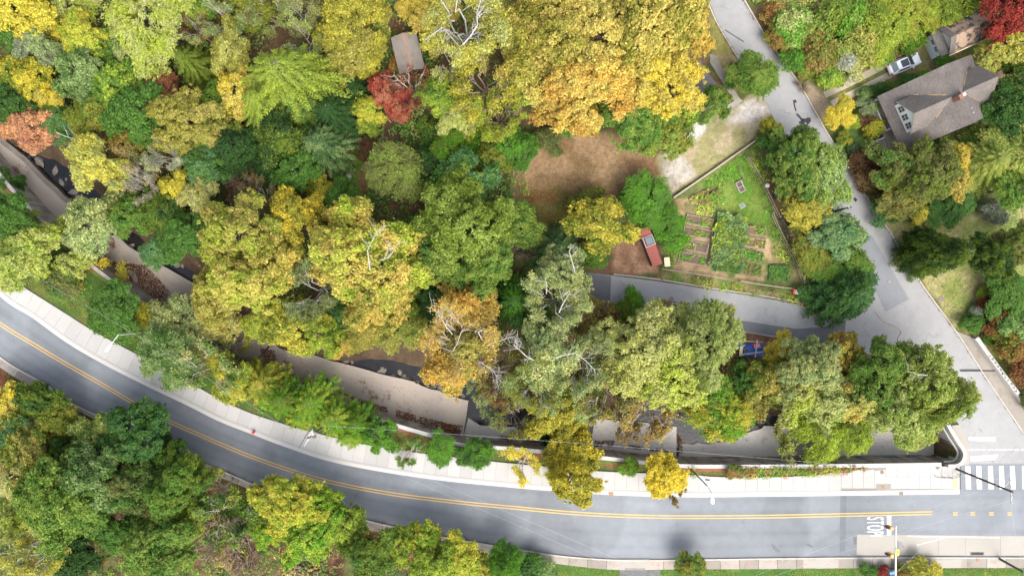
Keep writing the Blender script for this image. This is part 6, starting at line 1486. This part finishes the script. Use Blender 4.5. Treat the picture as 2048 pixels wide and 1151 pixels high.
junk('plank', 1476, 700, 1.5, 'tan plank standing out at the left of the junk heap', 'plank', [('plank', MB().box((0,0,1.2),(1.3,.4,.1)), M['cream'])])
junk('timber_beam', 1494, 681, -.06, 'grey beam on the upper edge of the junk heap', 'beam', [('beam', MB().box((0,0,1.0),(3.6,.15,.15)), M['wood'])])

# ---------------------------------------------------------------- street furniture
def manhole(x, y, r, label, mat='iron', z=.02):
    o = empty('manhole_cover', P(x, y), 0, label, 'manhole cover', 'manhole covers')
    o.location.z = z; MB().tube((0,0,-.03),(0,0,.008),r,r,24).build('rim', M['iron' if mat != 'iron' else 'joint'], o); MB().tube((0,0,0),(0,0,.016),r*.82,r*.82,24).build('lid', M[mat], o)
for a in ((629,871,.34,'manhole in the pavement beside the utility pole','iron',.15),(1222,985,.36,'manhole at the road edge left of the round yellow tree','rust',.02),(1763,943,.27,'upper manhole in the wide corner pavement','iron',.15),(1874,933,.3,'manhole near the curved parapet corner','iron',.15),
          (1765,973,.24,'rusty round cover in the grey pavement slab','rust',.16),(1802,985,.33,'manhole at the road edge below the corner pavement','iron',.02),(1779,563,.33,'manhole in the dark patch of the side road','oldwalk',.02),(1882,598,.36,'manhole in the grass of the right lawn','iron',.02),
          (1805,493,.25,'manhole in the concrete pad beside the side road','iron',.04),(1832,517,.36,'earthy manhole in the grass below the concrete pad','rust',.0),(1954,1118,.24,'rusty cover in the lower pavement by the drain','rust',.14)): manhole(*a)
struct(MB().poly(wpoly([(1751,966),(1781,966),(1781,978),(1751,978)]), .146), 'grey_slab', M['oldwalk'])
dg = empty('storm_drain', P(1954, 1106), 0, 'dark storm drain opening in the bus stop pad', 'drain'); MB().box((0,0,.03),(1.9,.42,.04)).build('frame', M['iron'], dg); MB().box((0,0,.045),(1.6,.28,.03)).build('opening', M['tar'], dg)
hy = empty('fire_hydrant', P(510, 862), .3, 'red fire hydrant at the pavement kerb', 'hydrant'); hy.location.z = .14
MB().tube((0,0,0),(0,0,.6),.15,.13,12).build('barrel', M['red'], hy); MB().blob((0,0,.62),(.17,.17,.16)).build('bonnet', M['red'], hy, smooth=True)
mb = MB(); mb.tube((-.26,0,.42),(.26,0,.42),.07); mb.tube((0,-.25,.42),(0,0,.42),.08); mb.build('nozzle', M['red'], hy)
def pole_base(x, y): p = P(x, y); return Vector((p[0], p[1], 0))
def arm_to(base, x, y, z):  # local point that stands over photo spot x,y at height z
    p = P(x, y, z); return (p[0] - base.x, p[1] - base.y, z)
# street lamp left, with a warning sign lower on the pole
b = pole_base(302, 662); o = empty('street_lamp', b, 0, 'grey street lamp with a long arm over the pavement at the left', 'street lamp')
t0 = (0, 0, 7.2); MB().tube((0,0,0), t0, .11, .07).build('pole', M['metal'], o)
a1 = arm_to(b, 237, 669, 7.6); a2 = arm_to(b, 222, 688, 7.9); a3 = arm_to(b, 213, 700, 7.9)
MB().path([t0, a1, a2], .055).build('arm', M['metal'], o)
hd = MB(); hd.add([], []); v = Vector(a3) - Vector(a2); hd.tube(a2, Vector(a2) + v*.4, .1, .22, 10); hd.tube(Vector(a2) + v*.4, Vector(a2) + v*1.2, .22, .14, 10); hd.build('lamp_head', M['lamp'], o)
sg = empty('warning_sign', P(270, 668), -.6, 'orange yellow road sign seen edge on below the lamp arm', 'sign'); MB().tube((0,0,0),(0,0,2.8),.04).build('post', M['metal'], sg)
mb = MB(); mb.add([(-.5,-.05,2.2),(0.0,-.2,1.75),(.5,.05,2.2),(0,.2,2.65),(-.5,-.01,2.2),(0.0,-.16,1.75),(.5,.09,2.2),(0,.24,2.65)],[(0,1,2,3),(7,6,5,4),(0,4,5,1),(1,5,6,2),(2,6,7,3),(3,7,4,0)]); mb.build('sign_plate', M['orange'], sg)
# utility pole between hedge and pavement
b = pole_base(656, 846); o = empty('utility_pole', b, 0, 'dark wooden utility pole leaning over the pavement by the feathery hedge', 'utility pole', 'utility poles')
MB().tube((0,0,0), (0,0,9.2), .17, .12, 10).build('pole', M['darkwood'], o)
def cross(o, z, L, an, off=0):
    mb = MB(); c, s_ = math.cos(an), math.sin(an); mb.box((off*c*0, 0, z), (L, .1, .12), an); mb.build('crossarm', M['coping'], o)
    mb = MB()
    for k in (-.45, -.2, .2, .45): mb.tube((L*k*c, L*k*s_, z+.06), (L*k*c, L*k*s_, z+.25), .05, .04, 8)
    mb.build('insulators', M['metal'], o)
cross(o, 8.9, 2.4, 1.1); cross(o, 8.2, 1.6, 1.1)
MB().tube((.2,.25,7.2),(.2,.25,8.0),.2,.2,12).build('transformer', M['metal'], o)
MB().path([arm_to(b,625,848,8.6), arm_to(b,601,890,8.2), arm_to(b,598,895,8.2)], .05).build('lamp_arm', M['darkmetal'], o)
# wooden pole at the junction
b = pole_base(1912, 937); b.z = 0; o = empty('utility_pole', b, 0, 'tall brown utility pole at the corner leaning over the crosswalk', 'utility pole', 'utility poles')
MB().tube((0,0,0), (0,0,10.6), .16, .12, 10).build('pole', M['darkwood'], o); cross(o, 10.2, 3.0, math.pi/2 + .05)
mb = MB(); mb.path([(0,0,9), arm_to(b,2022,958,9.4)], .03); mb.build('bracket', M['metal'], o)
# pole at the lower right corner
b = pole_base(1998, 1116); o = empty('utility_pole', b, 0, 'dark utility pole with a grey box at the lower right corner', 'utility pole', 'utility poles')
MB().tube((0,0,0), (0,0,8.5), .17, .13, 10).build('pole', M['darkwood'], o)
mb = MB(); mb.box((.0,.0,5.3),(.7,.5,.8)); mb.build('equipment_box', M['metal'], o); cross(o, 8.2, 2.2, .4)
# pole on the side road with a lamp arm
b = pole_base(1660, 424); o = empty('street_lamp', b, 0, 'black pole with a thin white arm over the side road', 'street lamp')
MB().tube((0,0,0), (0,0,5.8), .14, .1, 10).build('pole', M['darkmetal'], o)
MB().path([(0,0,5.6), arm_to(b,1699,417,6.2), arm_to(b,1684,386,6.3), arm_to(b,1670,360,6.3)], .05).build('arm', M['coping'], o)
mb = MB(); p_ = arm_to(b,1697,416,6.0); mb.blob(p_, (.3,.2,.14)); mb.build('lamp_head', M['darkmetal'], o)
# lamp over the main road
b = pole_base(1385, 941); o = empty('street_lamp', b, 0, 'street lamp with a white head hanging over the main road', 'street lamp')
tt = arm_to(b, 1418, 961, 7.2); MB().tube((0,0,0),(0,0,6.8),.1,.07).build('pole', M['darkmetal'], o)
q = Vector(tt); e_ = arm_to(b,1424,986,7.9); MB().path([(0,0,6.8), (0.05,-.1,7.1), e_], .045).build('arm', M['metal'], o)
h0 = Vector(arm_to(b,1424,990,7.9)); h1 = Vector(arm_to(b,1425,1006,7.9)); mb = MB(); mb.tube(h0, h0.lerp(h1,.5), .1, .26, 12); mb.tube(h0.lerp(h1,.5), h1, .26, .2, 12); mb.build('lamp_head', M['lamp'], o)
bn = empty('street_sign', P(1406, 950), 0, 'grey sign plate on a post at the planting strip', 'sign'); MB().tube((0,0,.1),(0,0,2.6),.03).build('post', M['metal'], bn); mb = MB(); mb.box((0,0,2.2),(.62,.04,.8)); mb.build('sign_plate', M['metal'], bn)
# signal mast
b = Vector(P(1739, 1185)); sm_ = empty('traffic_signal_mast', (b.x, b.y, 0), 0, 'silver signal mast arm reaching over the road at the stop line', 'traffic signal')
MB().tube((0,0,0),(0,0,6.4),.16,.13,12).build('pole', M['metal'], sm_); e_ = arm_to(b,1792,1051,6.6); MB().tube((0,0,6.2), e_, .14, .09, 12).build('mast_arm', M['metal'], sm_)
def onarm(y): 
    t = ((575.5 - y)*((HC-6.5)/HC)*S - b.y) / e_[1]; return Vector((e_[0]*t, e_[1]*t, 6.2 + .4*t))
for y_ in (1057, 1112):
    p_ = onarm(y_); hw = MB(); hw.box((p_.x - .42, p_.y, 5.9), (.36, .40, 1.1)); h_o = hw.build('signal_head', M['orange'], sm_)
    mb = MB(); [mb.tube((p_.x - .62, p_.y, 5.55 + .35*k), (p_.x - .85, p_.y, 5.5 + .35*k), .15, .16, 10) for k in range(3)]; mb.build('visor', M['darkmetal'], h_o)
    mb = MB(); mb.tube((p_.x, p_.y, 6.35), (p_.x - .4, p_.y, 6.3), .035); mb.build('bracket', M['metal'], h_o)
p_ = onarm(1090); mb = MB(); mb.add([(p_.x+.25, p_.y-.5, 6.1),(p_.x+.25,p_.y+.5,6.1),(p_.x+.75,p_.y+.5,6.75),(p_.x+.75,p_.y-.5,6.75),(p_.x+.22,p_.y-.5,6.13),(p_.x+.22,p_.y+.5,6.13),(p_.x+.72,p_.y+.5,6.78),(p_.x+.72,p_.y-.5,6.78)],[(0,1,2,3),(7,6,5,4),(0,4,5,1),(1,5,6,2),(2,6,7,3),(3,7,4,0)]); so_ = mb.build('turn_sign', M['coping'], sm_)
mb = MB(); 
for k in range(20):
    a0, a1 = k*math.pi/10, (k+1)*math.pi/10; f = lambda a, r: (p_.x+.475+.30*r*math.cos(a), p_.y+.36*r*math.sin(a), 6.44+.41*r*math.cos(a))
    mb.add([f(a0,1), f(a1,1), f(a1,.78), f(a0,.78)], [(0,1,2,3)])
mb.add([(p_.x+.66,p_.y+.2,6.70),(p_.x+.62,p_.y+.27,6.65),(p_.x+.28,p_.y-.2,6.20),(p_.x+.32,p_.y-.27,6.25)],[(0,1,2,3)]); mb.build('red_ring', M['red'], so_)
p_ = onarm(1102); mb = MB(); mb.box((p_.x - .02, p_.y, 6.85), (.42, .8, .06)); y_o = mb.build('warning_plate', M['signyellow'], sm_); mb = MB(); mb.box((p_.x - .02, p_.y + .15, 6.89), (.08, .3, .02)); mb.box((p_.x - .02, p_.y - .15, 6.89), (.22, .07, .02)); mb.box((p_.x + .08, p_.y - .02, 6.89), (.06, .2, .02)); mb.build('symbol', M['darkmetal'], y_o)
bs = empty('street_sign', P(1763, 1128), .3, 'blue street sign plate on a post at the lower pavement', 'sign'); MB().tube((0,0,0),(0,0,2.9),.03).build('post', M['metal'], bs); MB().box((0,0,2.6),(.75,.35,.3)).build('sign_plate', M['signblue'], bs)
# black handrail at the corner
hr = empty('handrail', P(1868, 950), 0, 'black tubular handrail on the corner pavement', 'handrail'); pr_ = [(0,0), (1.9,-.1), (2.9,-.1)]
mb = MB(); mb.path([(0,0,.14),(0,0,1.05),(1.9,-.12,1.05),(2.4,0,1.05),(3.0,.3,1.05),(3.0,.3,.14)], .03); mb.path([(0,0,.6),(1.9,-.12,.6),(2.4,0,.6),(3.0,.3,.6)], .025); mb.build('rail', M['darkmetal'], hr)
mb = MB(); mb.tube((1.9,-.12,.14),(1.9,-.12,1.05),.03); mb.tube((.95,-.06,.14),(.95,-.06,1.05),.03); mb.build('post', M['darkmetal'], hr)
# red marks sprayed on the lower pavement
mb = MB(); rg = random.Random(3)
for k in range(46):
    x = rg.uniform(1190, 1680) if k < 34 else rg.uniform(20, 500); i = np.argmin(abs(resample(SK, 4)[:, 0] - x)); y = resample(SK, 4)[i][1] + rg.uniform(6, 14)
    p_ = P(x, y); mb.box((p_[0], p_[1], .131), (rg.uniform(.15, .6), .05, .006), rg.choice([0, .1, -.2, 1.2]))
struct(mb, 'sprayed_markings', plain('spray_red', (.55,.12,.1), .8))
# hose-like crack filler running over the junction
mb = MB(); pl = resample([P(*p)[:2] for p in ((1749,622),(1758,634),(1769,645),(1790,653),(1801,663),(1795,678),(1797,690),(1806,698))], .3); mb.path([(p[0], p[1], .03) for p in pl], .03, 5); o = mb.build('garden_hose', M['twig'], None); tag(o, 'thin brown hose lying across the junction', 'hose')
# overhead wires
def wire(a, b, sag, label, r=.012):
    a = Vector(a); b = Vector(b); pts = [a.lerp(b, t) - Vector((0, 0, sag*4*t*(1-t))) for t in np.linspace(0, 1, 22)]
    o = MB().path(pts, r, 4).build('overhead_wire', M['wire'], None); tag(o, label, 'wire', 'overhead wires')
W1 = P(613, 873, 9.0); W4 = P(2022, 960, 10.3); W4b = P(2021, 1000, 10.3)
wire(W1, P(1330, 1180, 9.5), .8, 'overhead wire from the hedge pole running down across the road to the bottom edge')
wire(P(620, 860, 9.0), P(1420, 1200, 9.5), .9, 'second overhead wire from the hedge pole crossing the double yellow line')
wire(P(640, 850, 8.0), W4, 1.6, 'long overhead wire from the hedge pole to the corner pole')
wire(P(611, 879, 8.8), P(-60, 480, 9), 1.2, 'overhead wire from the hedge pole to the left edge')
wire(W4, P(1440, 1180, 9), .8, 'overhead wire from the corner pole down to the bottom edge')
wire(W4b, P(1390, 1210, 9), .9, 'lower overhead wire from the corner pole down to the bottom edge')
wire(W4b, P(2047, 1143, 8.2), .3, 'overhead wire between the corner pole and the pole in the lower right corner')
wire(P(2022, 945, 10.3), P(1735, 1200, 8), .5, 'overhead wire from the corner pole to beside the signal mast')

# ---------------------------------------------------------------- rocks, logs, fallen branch
rk = []
for k in range(4):
    b = MB().blob((0,0,0), (1,.75,.5), 8, 5, .22, 40 + k).build('rock', M['stone'], None); rk.append(b.data); bpy.data.objects.remove(b)
rg = random.Random(9); spots = []
for (x0, y0, x1, y1, n, w_) in ((50,300,190,410,12,14),(240,480,300,505,3,8),(345,515,405,560,5,12),(650,712,850,765,16,9),(840,768,930,800,8,8),(1195,805,1345,835,8,10),(1400,862,1480,850,4,8),(835,690,850,700,2,3)):
    for k in range(n): t = rg.random(); spots.append((x0 + (x1-x0)*t + rg.uniform(-w_, w_), y0 + (y1-y0)*t + rg.uniform(-w_, w_)))
for k, (x, y) in enumerate(spots):
    p = P(x, y, -4.5); o = bpy.data.objects.new('boulder', rk[k % 4]); o.location = (p[0], p[1], -4.5); s_ = rg.uniform(.25, .75); o.scale = (s_*rg.uniform(.8,1.5), s_, s_*.8); o.rotation_euler = (rg.uniform(-.2,.2), 0, rg.uniform(0,6.3)); link(o)
    tag(o, 'grey brown boulder lying in the dark creek water', 'rock', 'boulders in the creek')
lg = MB().tube((-.25,0,0),(.25,0,0),.11,.1,8).build('log', M['logs'], None); lgm = lg.data; bpy.data.objects.remove(lg)
for k in range(110):
    x, y = rg.uniform(572, 652), rg.uniform(1100, 1150); o = bpy.data.objects.new('firewood_log', lgm); p = P(x, y, .2); o.location = (p[0], p[1], .15 + .5*rg.random()*max(0, 1 - abs(x-612)/45)); o.rotation_euler = (0, rg.uniform(-.3,.3), rg.uniform(0,3.1)); s_ = rg.uniform(.7,1.3); o.scale = (s_,s_,s_); link(o)
    tag(o, 'split firewood log in the wood heap at the bottom edge', 'log', 'firewood logs in the heap')
def deadlimb(pts, r, label, mat='palebark', twigs=6, seed=1):
    rg = np.random.default_rng(seed); P3 = [np.array(P(x, y, z)) for x, y, z in pts]; segs = []
    for i in range(len(P3) - 1): r_ = r*.6; segs += bend(P3[i], P3[i+1], r_*(1 - i/len(P3)), r_*(1 - (i+1)/len(P3)) + .012, rg, 2, .05)
    for k in range(twigs):
        i = rg.integers(0, len(P3) - 1); a = P3[i] + (P3[i+1]-P3[i])*rg.random(); d = (P3[i+1]-P3[i]); d /= np.linalg.norm(d); t = rg.choice([-1, 1])*rg.uniform(.5, 1.1); dd = np.array([d[0]*math.cos(t)-d[1]*math.sin(t), d[0]*math.sin(t)+d[1]*math.cos(t), .15]); e = a + dd*rg.uniform(.6, 2.0); segs += bend(a, e, r*.22, .015, rg, 3, .12)
        segs += bend(a + (e-a)*.5, a + (e-a)*.5 + np.array([dd[1], dd[0], .1])*rg.uniform(.3, .8), r*.14, .01, rg, 2, .1)
    V, F = tubes(segs, 5); m = mesh_np('fallen_branch', V, F, M[mat], smooth=True); o = bpy.data.objects.new('dead_branch', m); link(o); tag(o, label, 'branch', 'dead branches')
deadlimb([(200,286,5),(172,281,5.5),(140,276,6),(112,266,6.5)], .13, 'pale fallen branch sticking out over the creek at the left', seed=1)
deadlimb([(828,194,2),(816,176,4),(800,163,5),(786,150,5.5)], .14, 'pale curved dead branch through the red maple', 'deadbark', 8, 2)
deadlimb([(782,245,1),(770,232,2),(756,220,3.5)], .12, 'grey leaning trunk beside the slim yellow green trees', 'deadbark', 2, 3)
deadlimb([(870,688,6),(905,702,9),(922,664,12),(930,655,13)], .12, 'white dead branch reaching up through the orange tree', seed=4, twigs=10)
deadlimb([(905,668,11),(885,640,11.5),(862,612,12)], .11, 'white dead branch at the upper left of the orange tree', seed=5, twigs=9)
deadlimb([(975,690,10),(1003,680,11),(1030,672,11)], .1, 'white dead branch pointing right from the orange tree', seed=6, twigs=9)
deadlimb([(955,720,9),(985,740,9.5),(1005,765,10)], .1, 'white dead branch pointing down right from the orange tree', seed=7, twigs=12)
deadlimb([(1068,720,12),(1040,700,13),(1026,688,13)], .12, 'white forked branch left of the pale sage trees', seed=8, twigs=10)
deadlimb([(1110,715,13),(1150,705,13.5),(1190,740,12)], .11, 'long white branch over the sage trees', seed=9, twigs=10)
deadlimb([(1118,625,12),(1130,600,13),(1140,585,13)], .12, 'white branch in the lower pale sage crown', seed=10, twigs=5)
deadlimb([(1150,545,11),(1142,515,11.5),(1138,500,12)], .1, 'white branch tip above the pale sage crown', seed=11, twigs=8)
deadlimb([(740,540,14.5),(735,500,15.5),(755,460,15.5)], .12, 'white limb visible in the largest golden crown', seed=12, twigs=8)
deadlimb([(760,520,14.5),(785,505,15.3),(800,480,15)], .1, 'second white limb in the largest golden crown', seed=13, twigs=6)
deadlimb([(925,90,14),(955,50,15),(962,0,15)], .16, 'thick grey limb of the tall open tree at the top edge', seed=14, twigs=12)
deadlimb([(850,80,12),(885,55,13.5),(920,95,14)], .11, 'thin pale limb left of the thick grey one', seed=15, twigs=8)
deadlimb([(1855,750,12),(1835,748,12.5),(1815,743,12.5)], .1, 'pale limb on top of the green tree by the bridge', seed=16, twigs=3)
